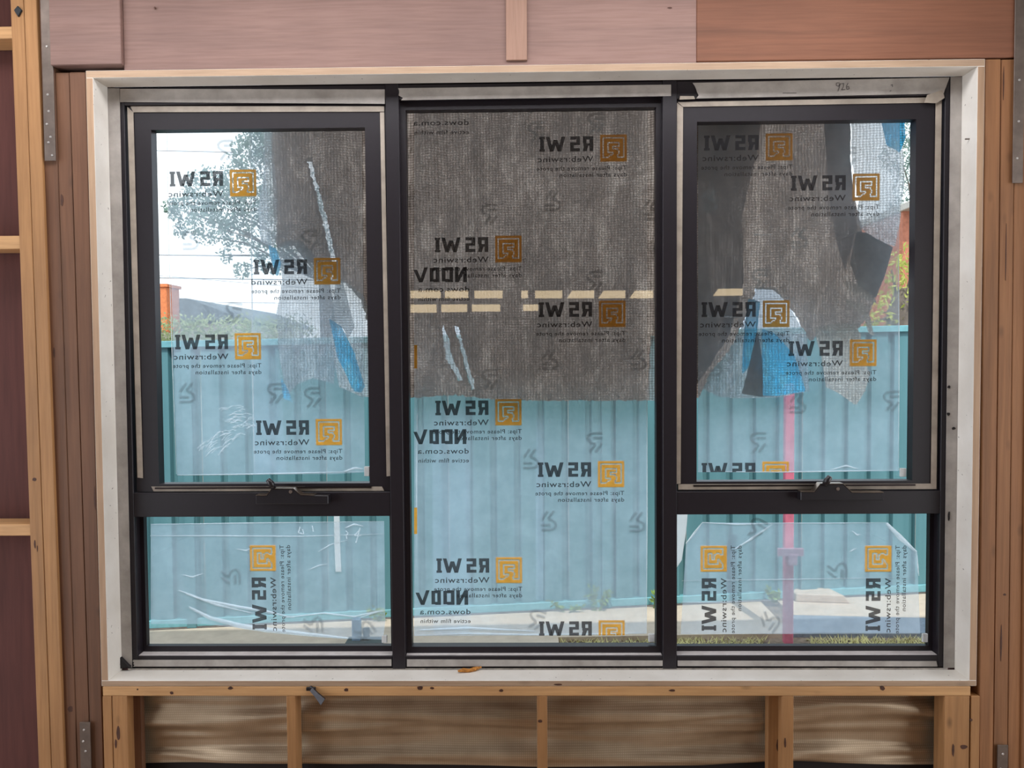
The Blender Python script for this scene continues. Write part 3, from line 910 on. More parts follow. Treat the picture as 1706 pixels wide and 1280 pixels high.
yfu = YGS + 0.0075       # film on the outer face of the sash glass
yf = YG + 0.0075
F1 = tag(sheet('protective_film', [(277, 212), (603, 212), (608, 787), (560, 790), (430, 791), (295, 792)], yfu, M['film']),
         'pale blue printed protective film on the sash glass in front of the tree', 'film')
sheet('film_overlap', [(417, 212), (438, 212), (478, 788), (423, 790)], yfu + 0.0015, M['film2'], F1)
for px, py, l in ((405, 305, LET), (545, 452, LETS), (413, 577, LET), (548, 720, LET)):
    print_block(F1, px, py, yfu, 0, l)
for px, py, r in ((375, 250, 0), (515, 400, 0), (313, 655, PI), (458, 655, 0), (520, 662, 0), (318, 400, PI), (388, 520, 0.2)):
    lay(MARK, F1, px, py, yfu + 0.003, r)
bub = MB()
random.seed(3)
for i in range(70):
    t = random.random()
    cx_, cy_ = 378 + 26 * math.sin(t * 5) + random.uniform(-22, 22), 676 + t * 80
    L = random.uniform(8, 18); sl = random.uniform(-.35, .1) + (0.9 if t > .6 else 0) * -0.8
    stroke([(cx_ - L / 2, cy_ + sl * -L / 2 + 1.5), (cx_, cy_ - 1), (cx_ + L / 2, cy_ + sl * L / 2 + 1.5)], 0.0017, yfu + 0.0022, bub)
bo = bub.build('air_bubbles', M['crease'], F1); bo['kind'] = 'stuff'
creases(F1, [([(295, 792), (380, 791), (480, 789), (520, 788), (600, 786)], 2.5), ([(417, 214), (419, 420), (422, 700), (424, 788)], 2.0), ([(278, 214), (281, 400), (287, 600), (294, 790)], 1.6),
             ([(478, 700), (479, 788)], 1.6), ([(573, 786), (592, 780), (604, 782)], 4)], yfu - 0.0009)

F2 = tag(sheet('protective_film', [(690, 180), (1079, 180), (1077, 1056), (900, 1059), (690, 1060)], yf, M['film']),
         'pale blue printed protective film covering the tall middle pane', 'film')
sheet('film_overlap', [(720, 682), (783, 682), (783, 1056), (722, 1056)], yf + 0.0015, M['film2'], F2)
sheet('film_overlap', [(893, 675), (905, 675), (905, 1000), (893, 1000)], yf + 0.0015, M['film2'], F2)
for px, py in ((1022, 247), (847, 415), (1020, 523), (847, 687), (1018, 790), (848, 950)):
    print_block(F2, px, py, yf)
LOGC = to_mesh('logo', logo_shape(), M['orange'], False, zmin=-4)
LETC = to_mesh('lettering', RSWI, M['ink'])
print_block(F2, 1019, 1055, yf, 0, LETC, LOGC)
for px, py in ((778, 470), (777, 740), (780, 1008)):
    lay(NDOW, F2, px, py, yf - 0.0016)
lay(DOWS, F2, 781, 208, yf - 0.0016)
for y0, y1 in ((575, 614), (846, 890)):
    sheet('logo_edge', [(690, y0), (695, y0), (695, y1), (690, y1)], yf - 0.0012, M['orange'], F2)
for px, py, r in ((893, 220, 0), (992, 205, 0), (815, 357, 0), (1085, 350, PI), (990, 468, 0), (917, 600, PI), (815, 632, 0), (990, 737, 0), (915, 868, PI), (1062, 870, PI), (885, 765, PI), (893, 1032, 0.3), (1065, 600, PI), (922, 335, PI)):
    lay(MARK, F2, px, py, yf + 0.003, r)
creases(F2, [([(1078, 665), (1078, 860), (1077, 1056)], 2), ([(695, 690), (694, 800), (694, 960)], 2), ([(690, 1059), (780, 1056), (880, 1058), (1000, 1057), (1075, 1055)], 3),
             ([(690, 532), (800, 532), (950, 530), (1088, 528)], 1.6), ([(700, 1050), (780, 1047), (890, 1052)], 5)], yf - 0.0009)

F3 = tag(sheet('protective_film', [(1163, 200), (1499, 200), (1497, 785), (1300, 787), (1163, 787)], yfu, M['film']),
         'pale blue printed protective film on the sash glass before the torn tarpaulin', 'film')
for px, py in ((1298, 245), (1443, 312), (1293, 523), (1438, 588)):
    print_block(F3, px, py, yfu)
cutz = -(787 - 791)
print_block(F3, 1292, 791, yfu, 0, to_mesh('lettering', RSWI, M['ink'], True, 4.5), to_mesh('logo', logo_shape(), M['orange'], False, 5))
for px, py, r in ((1412, 262, 0), (1332, 397, PI), (1182, 335, PI), (1265, 465, 0), (1330, 672, PI), (1484, 668, 0), (1262, 737, 0), (1190, 610, PI)):
    lay(MARK, F3, px, py, yfu + 0.003, r)
creases(F3, [([(1163, 786), (1300, 787), (1420, 785), (1497, 784)], 2), ([(1497, 430), (1498, 600), (1497, 784)], 2), ([(1165, 528), (1260, 528), (1330, 527)], 1.6), ([(1255, 390), (1275, 392), (1290, 390)], 2),
             ([(1385, 783), (1410, 776), (1430, 782)], 3)], yfu - 0.0009)

F4 = tag(sheet('protective_film', [(251, 873), (640, 869), (642, 1035), (638, 1066), (560, 1064), (445, 1052), (340, 1040), (251, 1040)], yf, M['film']),
         'wrinkled printed film on the low pane beside the white paper strip', 'film')
print_block(F4, 438, 930, yf, -PI / 2)
for px, py, r in ((385, 960, PI / 2), (522, 1040, PI / 2), (607, 1050, 1.0)):
    lay(MARK, F4, px, py, yf + 0.003, r)
creases(F4, [([(298, 984), (340, 1000), (400, 1012), (440, 1018), (490, 1030)], 5), ([(315, 1012), (350, 1030), (400, 1043), (445, 1050), (510, 1057), (580, 1064)], 9), ([(310, 990), (360, 1008), (420, 1022)], 4),
             ([(250, 893), (350, 893), (500, 894), (640, 890)], 2), ([(252, 874), (400, 872), (640, 869)], 2), ([(470, 1030), (540, 1022), (590, 1028), (640, 1016)], 3), ([(600, 1030), (620, 1022), (641, 1018)], 3),
             ([(515, 950), (530, 943), (545, 940)], 2.5), ([(530, 920), (550, 908), (580, 900)], 2), ([(575, 880), (590, 874), (605, 877)], 3.5), ([(305, 958), (320, 962), (338, 956)], 3), ([(395, 915), (410, 918), (420, 912)], 2.5)], yf - 0.0009)
sc = MB()
for pl in ([(576, 885), (580, 888), (577, 893), (578, 898)], [(600, 882), (590, 893), (602, 892)], [(600, 880), (593, 905)], [(500, 878), (497, 888), (506, 890), (504, 882)], [(520, 876), (522, 886)]):
    stroke(pl, 0.0030, yf + 0.0022, MB()).build('scribble', M['crease'], F4)

F5 = tag(sheet('protective_film', [(1170, 871), (1477, 871), (1528, 920), (1533, 1056), (1134, 1057), (1143, 906)], yf, M['film']),
         'printed film with folded corners on the low pane before the pink post', 'film')
print_block(F5, 1189, 931, yf, -PI / 2)
print_block(F5, 1463, 931, yf, -PI / 2)
for px, py, r in ((1283, 1035, 2.2), (1395, 950, PI / 2), (1260, 880, 0.5)):
    lay(MARK, F5, px, py, yf + 0.003, r)
creases(F5, [([(1143, 906), (1157, 888), (1170, 871)], 4), ([(1170, 871), (1230, 874), (1290, 872)], 3), ([(1225, 915), (1255, 896), (1287, 874)], 4), ([(1290, 872), (1380, 872), (1477, 871)], 2),
             ([(1477, 872), (1500, 896), (1527, 920)], 9), ([(1527, 920), (1529, 945), (1531, 960)], 3), ([(1136, 968), (1300, 966), (1530, 962)], 1.6), ([(1134, 1004), (1200, 1004), (1300, 1000)], 2), ([(1415, 920), (1422, 916), (1428, 914)], 2.5),
             ([(1420, 885), (1428, 892), (1434, 890)], 3)], yf - 0.0009)

# ------------------------------------------------------------------ small things on and near the window
def curved_strip(pts, wpx, y, th, bow):
    mb = MB()
    L = []
    n = len(pts)
    for k, (x, yy) in enumerate(pts):
        off = -bow * math.sin(PI * k / (n - 1))
        L.append((P(x - wpx / 2, yy, y) + Vector((0, off, 0)), P(x + wpx / 2, yy, y) + Vector((0, off, 0))))
    for (a, b), (c, d) in zip(L[:-1], L[1:]):
        t = Vector((0, -th, 0))
        mb.hexa([a, b, b + t, a + t], [c, d, d + t, c + t])
    return mb
tag(curved_strip([(561, 857), (561.5, 880), (562, 905), (563, 930), (564, 953)], 9.5, yf + 0.0045, 0.0006, 0.0008).build('paper_strip', M['paper']),
    'narrow white paper strip stuck on the low pane beside the wrinkled film', 'paper')
tp = [(1127, 853), (1147, 853), (1146, 870), (1144, 890), (1140, 915), (1137, 935), (1129, 947), (1127, 940)]
tag(MB().prism([(P(a, b, YG).x, P(a, b, YG).z) for a, b in tp], yf + 0.0026, yf + 0.0040).build('torn_paper', M['paper']),
    'torn off-white paper scrap in the pane corner next to the mullion', 'paper')
# black metal clip poking out under the sill
CL = empty('metal_clip', P(512, 1145, -0.004), 'black metal clip poking out under the sill board', 'clip')
a, b = P(515, 1146, -0.003), P(538, 1171, -0.030)
d = (b - a).normalized(); n = d.cross(Vector((0, 1, 0))).normalized()
mb = MB()
for (p, wd), (q, wq) in (((a, 0.006), (a.lerp(b, .5), 0.007)), ((a.lerp(b, .5), 0.007), (b, 0.011))):
    mb.hexa([p - n * wd, p + n * wd, p + n * wd + Vector((0, .008, 0)), p - n * wd + Vector((0, .008, 0))],
            [q - n * wq, q + n * wq, q + n * wq + Vector((0, .008, 0)), q - n * wq + Vector((0, .008, 0))])
mb.build('blade', M['clip'], CL, 0.001)
p = P(518, 1148, -0.003)
MB().box(p.x - 0.013, p.x + 0.014, -0.0065, -0.0005, p.z - 0.005, p.z + 0.005).build('tang', M['clip'], CL, 0.001)
# bark chip lying on the sill
zs = RI[2]
def on_sill(px, py):
    d = ray(px, py); t = (zs + 0.002 - CAM.z) / d.z
    return CAM + d * t
pts = [on_sill(763, 1121), on_sill(772, 1120), on_sill(782, 1119), on_sill(792, 1117), on_sill(802, 1115)]
mb = MB()
mb.tube([p + Vector((0, 0, 0.004 + 0.002 * math.sin(i * 2.1))) for i, p in enumerate(pts)], [0.003, 0.006, 0.0055, 0.006, 0.0025], 7)
tag(mb.build('bark_chip', M['bark'], smooth=False), 'curled orange brown bark chip lying on the white sill', 'bark')

# foil wrap in the bays under the sill, one sheet behind the cripple studs
fx0, fx1 = RO[0] + 0.01, RO[1] - 0.01
ft, fb = zs0 - 0.001, ZB
NX, NZ = 260, 44
mb = MB()
vs = []
for j in range(NZ + 1):
    for i in range(NX + 1):
        u, v = i / NX, j / NZ
        x = fx0 + (fx1 - fx0) * u; z = ft + (fb - ft) * v + 0.006 * math.sin(9 * u) * v
        s_ = (x * 1.9) % 1.0
        warp = 0.35 * pnoise(Vector((x * 1.1, 0, 1.7)))
        d_ = 0.0
        for k, (fr, am) in enumerate(((11, .014), (23, .006), (47, .0016))):
            d_ += am * math.sin(fr * (v + warp * 0.6 + 0.15 * pnoise(Vector((x * 2.2, v * 2, k * 3.1)))) + 3 * k)
        d_ += 0.010 * pnoise(Vector((x * 1.5, v * 7, 8)))
        vs.append((x, 0.074 + max(-0.017, min(0.012, d_ * 0.9)), z))
mb.add(vs, [(j * (NX + 1) + i, j * (NX + 1) + i + 1, (j + 1) * (NX + 1) + i + 1, (j + 1) * (NX + 1) + i) for j in range(NZ) for i in range(NX)])
fo = mb.build('foil_wrap', M['foil'], None, smooth=True)
tag(fo, 'creased silver brown foil wrap behind the short studs under the sill', 'wrap')

# ------------------------------------------------------------------ glowing strips added at the far end, only for their reflection in the panes
def mirror_pt(px, py, Yw):
    d = ray(px, py)
    dist = (0.125 - CAM.y) + (0.125 - Yw)
    q = CAM + d * (dist / d.y)
    return Vector((q.x, Yw, q.z))
segs = [(682, 735, 485, 497), (741, 781, 485, 497), (790, 838, 485, 497), (868, 880, 485, 497), (891, 937, 485, 497), (944, 990, 485, 497), (996, 1042, 485, 497), (1048, 1092, 485, 497), (1186, 1236, 482, 493),
        (682, 728, 508, 521), (735, 779, 508, 520), (786, 834, 508, 519), (871, 897, 508, 518)]
for i, (x0, x1, y0, y1) in enumerate(segs):
    Yw = -6.59
    a, b = mirror_pt(x0, y0, Yw), mirror_pt(x1, y1, Yw)
    row = 'upper' if i < 9 else 'lower'
    L_ = empty('glow_strip', ((a.x + b.x) / 2, -6.58, b.z), '%s added short warm lamp along the %s row mirrored in the panes' % (('first second third fourth fifth sixth seventh eighth ninth'.split())[i if i < 9 else i - 9], row), 'lamp', '%s row of added glow strips' % row)
    MB().box(a.x, b.x, -6.6, -6.565, b.z - .006, a.z + .006).build('glow_strip_shell', M['strip_shell'], L_)
    sl = 0.06 if 5 <= i <= 8 else 0.0
    MB().prism([(a.x + .004, b.z), (b.x - .004, b.z), (b.x - .004, a.z), (a.x + .004 + sl, a.z)], -6.575, -6.56).build('glow_face', M['strip_glow'], L_)

# ------------------------------------------------------------------ tarpaulin hanging outside
def inside(x, y, poly):
    c = False
    j = len(poly) - 1
    for i in range(len(poly)):
        xi, yi = poly[i]; xj, yj = poly[j]
        if (yi > y) != (yj > y) and x < (xj - xi) * (y - yi) / (yj - yi) + xi:
            c = not c
        j = i
    return c
def folds(px, py, seed, amp):
    a = px + 0.22 * py
    v = amp * (0.55 * math.sin(a / 21 + 2.2 * pnoise(Vector((px / 90, py / 260, seed)))) + 0.8 * pnoise(Vector((px / 26, py / 150, seed + 3))))
    v += amp * 0.45 * pnoise(Vector((px / 11, py / 40, seed + 9))) + amp * 0.22 * pnoise(Vector((px / 5, py / 8, seed + 5)))
    return v
def hanging(name, poly, y, mat, parent, step=4, amp=0.018, seed=0, lean=0.0, ragged=0.0, holes=()):
    xs = [p[0] for p in poly]; ys = [p[1] for p in poly]
    x0, x1, y0, y1 = min(xs), max(xs), min(ys), max(ys)
    nx, ny = max(2, int((x1 - x0) / step)), max(2, int((y1 - y0) / step))
    idx, vs, fs = {}, [], []
    def vert(i, j):
        if (i, j) not in idx:
            px, py = x0 + (x1 - x0) * i / nx, y0 + (y1 - y0) * j / ny
            p = P(px, py, y)
            idx[i, j] = len(vs)
            vs.append((p.x, y + folds(px, py, seed, amp) + lean * j / ny, p.z))
        return idx[i, j]
    for j in range(ny):
        for i in range(nx):
            px, py = x0 + (x1 - x0) * (i + .5) / nx, y0 + (y1 - y0) * (j + .5) / ny
            if inside(px, py, poly) and not any(inside(px, py, h) for h in holes):
                fs.append((vert(i, j), vert(i + 1, j), vert(i + 1, j + 1), vert(i, j + 1)))
    edges = [e for pl in [poly] + list(holes) for e in zip(pl, pl[1:] + pl[:1])]
    cnt = [0] * len(vs)
    for f in fs:
        for i in f: cnt[i] += 1
    for (i, j), k in idx.items():
        if cnt[k] < 4:
            px, py = x0 + (x1 - x0) * i / nx, y0 + (y1 - y0) * j / ny
            best = None
            for (ax, ay), (bx, by) in edges:
                L2 = (bx - ax) ** 2 + (by - ay) ** 2 or 1e-9
                t = max(0, min(1, ((px - ax) * (bx - ax) + (py - ay) * (by - ay)) / L2))
                qx, qy = ax + (bx - ax) * t, ay + (by - ay) * t
                d2 = (qx - px) ** 2 + (qy - py) ** 2
                if best is None or d2 < best[0]: best = (d2, qx, qy)
            if best[0] < (1.3 * step) ** 2:
                rr = ragged or 0.8
                qx = best[1] + rr * pnoise(Vector((best[1] / 6, best[2] / 6, 2))); qy = best[2] + rr * pnoise(Vector((best[1] / 6, best[2] / 6, 12)))
                p = P(qx, qy, y)
                vs[k] = (p.x, vs[k][1], p.z)
    return MB().add(vs, fs).build(name, mat, parent, smooth=True)
YT = 0.27
main = [(452, -6), (1418, -6), (1418, 260), (1425, 330), (1436, 385), (1442, 470), (1454, 500), (1444, 530), (1425, 550), (1372, 552), (1350, 568), (1322, 522), (1290, 484), (1262, 482), (1246, 522), (1218, 582), (1184, 622), (1172, 650), (1165, 664), (1092, 668), (1000, 667), (905, 668), (820, 666), (760, 658), (700, 662), (660, 664),
        (630, 660), (626, 580), (602, 500), (574, 472), (520, 440), (490, 408), (462, 412), (456, 300)]
B1 = [(552, 535), (572, 548), (585, 590), (604, 640), (598, 650), (585, 648), (566, 600)]
B2 = [(1250, 500), (1264, 505), (1258, 560), (1249, 610), (1238, 622), (1241, 570)]
B3 = [(1273, 552), (1295, 560), (1320, 598), (1340, 648), (1300, 656), (1273, 655)]
def grow(pl, k=4):
    cx, cy = sum(p[0] for p in pl) / len(pl), sum(p[1] for p in pl) / len(pl)
    return [(x + (k if x > cx else -k), y + (k if y > cy else -k)) for x, y in pl]
B1g, B2g, B3g = grow(B1), grow(B2, 3), grow(B3)
SLITS = [[(738, 540), (746, 560), (752, 590), (770, 632), (764, 634), (744, 600), (737, 560)], [(758, 545), (764, 545), (779, 600), (792, 648), (786, 650), (772, 600)], [(1086, 560), (1099, 560), (1099, 672), (1082, 672)],
         [(510, 268), (517, 266), (545, 360), (560, 436), (554, 440), (536, 360)]]
TP = tag(hanging('tarpaulin', main, YT, M['tarp'], None, 3, 0.02, 2.0, 0, 3, holes=SLITS), 'grey woven tarpaulin hanging outside over the upper panes, torn at both ends', 'tarpaulin')
hanging('torn_flap', [(436, 120), (455, 120), (456, 250), (462, 330), (461, 400), (452, 412), (434, 402), (430, 350), (442, 280), (440, 215)], YT - 0.03, M['tarp_pale'], TP, 3, 0.012, 5)
hanging('torn_flap', [(462, 405), (500, 400), (530, 432), (572, 470), (590, 545), (560, 600), (556, 640), (520, 630), (495, 640), (480, 660), (466, 600), (460, 520), (470, 470)], YT - 0.028, M['tarp_mist'], TP, 3, 0.014, 7, holes=[B1])
hanging('torn_flap', [(560, 462), (576, 470), (606, 494), (632, 572), (634, 664), (600, 660), (565, 645), (552, 580), (552, 520)], YT - 0.036, M['tarp_pale'], TP, 3, 0.016, 11, holes=[B1])
hanging('blue_lining', B1g, YT - 0.055, M['tarp_blue'], TP, 3, 0.010, 13)
hanging('blue_lining', [(468, 628), (480, 650), (488, 670), (472, 664)], YT - 0.055, M['tarp_blue'], TP, 3, 0.004, 14)
hanging('blue_lining', [(446, 408), (460, 414), (468, 440), (462, 465), (450, 430)], YT - 0.04, M['tarp_blue'], TP, 3, 0.006, 15)
hanging('torn_flap', [(1416, 120), (1478, 120), (1500, 205), (1504, 300), (1502, 370), (1490, 412), (1455, 400), (1430, 372), (1432, 330), (1422, 260)], YT - 0.05, M['tarp_pale'], TP, 3, 0.018, 17)
hanging('blue_lining', [(1466, 190), (1504, 190), (1508, 228), (1497, 256), (1478, 242)], YT - 0.08, M['tarp_blue'], TP, 3, 0.010, 19)
hanging('torn_flap', [(1426, 385), (1440, 388), (1487, 412), (1475, 460), (1458, 497), (1430, 480), (1416, 440)], YT - 0.06, M['tarp_dark'], TP, 3, 0.008, 21)
hanging('torn_flap', [(1404, 468), (1420, 470), (1455, 492), (1460, 505), (1440, 500), (1412, 482)], YT - 0.07, M['tarp_cream'], TP, 3, 0.006, 22)
hanging('torn_flap', [(1410, 498), (1440, 508), (1450, 530), (1456, 560), (1448, 556), (1436, 524), (1410, 506)], YT - 0.07, M['tarp_cream'], TP, 3, 0.006, 23)
hanging('torn_flap', [(1356, 545), (1400, 538), (1425, 540), (1432, 556), (1436, 600), (1448, 622), (1438, 652), (1424, 676), (1396, 655), (1375, 645), (1368, 590)], YT - 0.05, M['tarp_cream'], TP, 3, 0.014, 25)
hanging('torn_flap', [(1262, 478), (1290, 480), (1320, 520), (1345, 560), (1352, 652), (1300, 662), (1230, 664), (1200, 662), (1172, 648), (1185, 620), (1220, 580), (1248, 520)], YT - 0.042, M['tarp_mist'], TP, 3, 0.018, 27, holes=[B2, B3])
hanging('blue_lining', B2g, YT - 0.075, M['tarp_blue'], TP, 3, 0.008, 29)
hanging('blue_lining', B3g, YT - 0.075, M['tarp_blue'], TP, 3, 0.010, 31)
hanging('torn_flap', [(1262, 548), (1270, 600), (1271, 662), (1236, 656), (1248, 610)], YT - 0.085, M['tarp_dark'], TP, 3, 0.006, 33)
hanging('torn_flap', [(738, 532), (748, 560), (755, 600), (776, 634), (772, 640), (742, 606), (734, 560)], YT + 0.012, M['tarp_pale'], TP, 2, 0.006, 35)
hanging('torn_flap', [(756, 538), (766, 545), (782, 600), (796, 650), (788, 652), (772, 600)], YT + 0.012, M['tarp_pale'], TP, 2, 0.006, 37)
hanging('torn_flap', [(1084, 560), (1096, 560), (1096, 668), (1078, 668)], YT - 0.05, M['tarp_pale'], TP, 3, 0.008, 39)

hanging('torn_flap', [(506, 262), (520, 262), (550, 360), (564, 440), (550, 442), (532, 360)], YT + 0.012, M['tarp_mist'], TP, 3, 0.004, 41)
hanging('folded_layer', [(1150, 120), (1275, 120), (1262, 250), (1236, 360), (1240, 470), (1215, 560), (1180, 612), (1150, 655)], YT - 0.035, M['tarp_fold'], TP, 3, 0.012, 43)
hanging('folded_layer', [(1365, 120), (1416, 120), (1418, 260), (1428, 380), (1408, 450), (1385, 360)], YT - 0.035, M['tarp_fold'], TP, 3, 0.010, 45)

# ------------------------------------------------------------------ outside: fence, ground, path
GLp = P(300, 1046, 2.70); GRp = P(1480, 990, 3.03)
TLp = P(300, 568, 2.70); TRp = P(1480, 543, 3.03)
sl = (GRp.z - GLp.z) / (GRp.x - GLp.x)
st = (TRp.z - TLp.z) / (TRp.x - TLp.x)
sy = (GRp.y - GLp.y) / (GRp.x - GLp.x)
fyx = lambda x: GLp.y + sy * (x - GLp.x)
gz = lambda x: GLp.z + sl * (x - GLp.x)
tz = lambda x: TLp.z + st * (x - TLp.x)
def G(px, py):
    d = ray(px, py)
    t = (GLp.z + sl * (CAM.x - GLp.x) - CAM.z) / (d.z - sl * d.x)
    return CAM + d * t
gm = MB()
gxs = [-60, -20, -6, -3, 0, 3, 6, 20, 60]
gys = [0.16, 1.2, 2.2, 3.2, 6, 12, 30, 70]
gv = [(x, y, gz(max(-4, min(5, x))) - 0.03) for y in gys for x in gxs]
n = len(gxs)
gm.add(gv, [(j * n + i, j * n + i + 1, (j + 1) * n + i + 1, (j + 1) * n + i) for j in range(len(gys) - 1) for i in range(n - 1)])
struct(gm, 'ground', M['dirt'], 'bare brown dirt ground outside under the window', 'ground')
FE = empty('fence', (0, fyx(0), gz(0)), 'teal corrugated steel fence standing across the yard outside', 'fence')
xL, xR = -5.2, 6.0
wsheet = 0.78
k = 0
x = xL
def fpt(x, off, z):
    return (x - sy * off, fyx(x) + off, z)
while x < xR:
    prof = []
    npan = 5
    pw = wsheet / npan
    for j in range(npan):
        b = x + j * pw
        prof += [(b, 0.0), (b + pw * .70, 0.0), (b + pw * .78, 0.028), (b + pw * .92, 0.028)]
    prof.append((x + wsheet - 0.002, 0.0))
    vs = []
    for (xx, of) in prof:
        vs += [fpt(xx, of, gz(xx) + 0.015), fpt(xx, of, tz(xx) - 0.02)]
    m_ = MB().add(vs, [(2 * i, 2 * i + 2, 2 * i + 3, 2 * i + 1) for i in range(len(prof) - 1)])
    m_.build('fence_sheet', M['fence'], FE)
    x += wsheet
    k += 1
def rail(zf, h, t0, t1, name):
    MB().hexa([fpt(xL, t0, zf(xL) - h), fpt(xR, t0, zf(xR) - h), fpt(xR, t1, zf(xR) - h), fpt(xL, t1, zf(xL) - h)],
              [fpt(xL, t0, zf(xL)), fpt(xR, t0, zf(xR)), fpt(xR, t1, zf(xR)), fpt(xL, t1, zf(xL))]).build(name, M['rail'], FE, 0.003)
rail(tz, 0.042, -0.022, 0.045, 'top_rail')
rail(lambda x: gz(x) + 0.055, 0.05, -0.010, 0.04, 'bottom_rail')
for px in (330, 1010):
    xx = P(px, 700, 2.85).x
    MB().hexa([fpt(xx - .03, -.024, gz(xx)), fpt(xx + .03, -.024, gz(xx)), fpt(xx + .03, .04, gz(xx)), fpt(xx - .03, .04, gz(xx))],
              [fpt(xx - .03, -.024, tz(xx)), fpt(xx + .03, -.024, tz(xx)), fpt(xx + .03, .04, tz(xx)), fpt(xx - .03, .04, tz(xx))]).build('fence_post', M['fence'], FE, 0.003)

PA = empty('path', (0, 2.5, gz(0)), 'pale concrete path along the foot of the steel fence', 'path', None, 'structure')
def slab(pts, th, mat, name, lift=0.0):
    b = [(p.x, p.y, p.z - 0.06) for p in pts]; t = [(p.x, p.y, p.z + lift) for p in pts]
    n = len(pts)
    m_ = MB().add(b + t, [tuple(range(n - 1, -1, -1)), tuple(range(n, 2 * n))] + [(i, (i + 1) % n, (i + 1) % n + n, i + n) for i in range(n)])
    return m_.build(name, mat, PA)
def gp(x, y):
    return Vector((x, y, gz(x)))
fr = [gp(-4.5, 2.2), gp(G(985, 1064).x, 2.2), G(985, 1064), G(1322, 1058)]
mid = G(1322, 1058)
slab([gp(-4.5, fyx(-4.5) - 0.03), gp(-4.5, 2.2), gp(G(930, 1064).x, 2.2), G(930, 1062), G(1318, 1055), gp(G(1318, 1055).x, fyx(G(1318, 1055).x) - 0.03)], 0.06, M['concrete'], 'concrete_slab')
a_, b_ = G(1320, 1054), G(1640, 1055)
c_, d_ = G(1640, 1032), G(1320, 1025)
slab([a_, b_, c_, d_], 0.06, M['path_shade'], 'shade_slab')  # band of shade across the path, put in as a blue-grey slab
slab([d_ + Vector((0, .004, 0)), c_ + Vector((0, .004, 0)), gp(c_.x + .3, fyx(c_.x + .3) - .03), gp(d_.x, fyx(d_.x) - .03)], 0.06, M['concrete'], 'concrete_slab')
# block against the fence
p0, p1 = G(1326, 1003), G(1418, 1006)
hz = 0.055
MB().hexa([(p0.x, p0.y, p0.z), (p1.x, p1.y, p1.z), (p1.x - .04, p1.y + .16, p1.z), (p0.x, p0.y + .16, p0.z)],
          [(p0.x, p0.y, p0.z + hz), (p1.x - .05, p1.y, p1.z + hz), (p1.x - .08, p1.y + .16, p1.z + hz), (p0.x, p0.y + .16, p0.z + hz)]).build('concrete_block', M['concrete'], PA, 0.006)

# pink marker post
q = G(1313, 1066)
MP = empty('marker_post', q, 'faded pink marker post with short cross bracket before the fence', 'post')
y_ = q.y
def pxz(px, py): 
    p = P(px, py, y_); return p.x, p.z
x0, _ = pxz(1306, 860); x1, _ = pxz(1321, 860)
zt_ = pxz(1313, 640)[1]
MB().box(x0, x1, y_ - .02, y_ + .02, q.z - .02, zt_).build('post', M['pink'], MP, 0.004)
a = pxz(1293, 912); b = pxz(1336, 925)
MB().box(a[0], b[0], y_ - .032, y_ - .019, b[1], a[1]).build('cross_bracket', M['pinkpale'], MP, 0.002)
a = pxz(1311, 921); b = pxz(1325, 940)
MB().box(a[0], b[0], y_ - .036, y_ - .02, b[1], a[1]).build('clamp', M['pinkpale'], MP, 0.004)

# stub post on the path
q = G(594, 1071)
SPt = empty('stub_post', q, 'short blue grey stub post on a dark base plate, standing on the path', 'post')
y_ = q.y
a = pxz(587, 1031); b = pxz(601, 1070)
MB().box(a[0], b[0], y_ - .02, y_ + .03, q.z, a[1]).build('stub', M['stub'], SPt, 0.003)
a = pxz(578, 1064); b = pxz(640, 1072)
MB().box(a[0], b[0], y_ - .05, y_ + .05, q.z, q.z + .018).build('base_plate', M['stubdark'], SPt, 0.003)
a = pxz(605, 1046); b = pxz(615, 1056)
MB().box(a[0], b[0], y_ - .01, y_ + .02, q.z, a[1] - .005).build('peg', M['stubdark'], SPt, 0.003)

# weeds at the foot of the fence
def weed(px, py, h, n_, label, seed):
    random.seed(seed)
    g = G(px, py)
    x = g.x; yb = fyx(x) - 0.06
    o = empty('weed', (x, yb, gz(x)), label, 'weed', 'weeds at the foot of the fence')
    st_, lv = MB(), MB()
    for i in range(n_):
        a = random.uniform(0, 2 * PI); r = random.uniform(.02, .12)
        top = Vector((x + r * math.cos(a), yb - abs(.3 * r * math.sin(a)), gz(x) + h * random.uniform(.5, 1)))
        st_.tube([(x + .02 * math.cos(a), yb, gz(x)), top], [.003, .0015], 4, False)
        for j in range(7):
            c = Vector((x, yb, gz(x))).lerp(top, random.uniform(.35, 1))
            d = Vector((random.uniform(-1, 1), random.uniform(-.6, .3), random.uniform(-.2, .9))).normalized() * random.uniform(.02, .045)
            s_ = d.cross(Vector((random.uniform(-1, 1), 1, random.uniform(-1, 1)))).normalized() * .010
            lv.add([c, c + d * .5 + s_, c + d, c + d * .5 - s_], [(0, 1, 2, 3)])
    st_.build('stem', M['weed'], o)
    l = lv.build('foliage', M['weed'], o); l['kind'] = 'stuff'
weed(992, 1010, .17, 9, 'leafy green weed growing at the fence foot behind the middle pane', 1)
weed(945, 1014, .08, 5, 'low sparse weed between concrete path and fence, beside the tallest weed', 2)
weed(1086, 1008, .14, 6, 'green weed by the fence partly hidden by the black mullion', 3)
weed(1288, 1000, .10, 7, 'small weed at the fence foot next to the pink post', 4)
weed(640, 1028, .09, 6, 'dull weed at the fence foot above the stub post', 5)
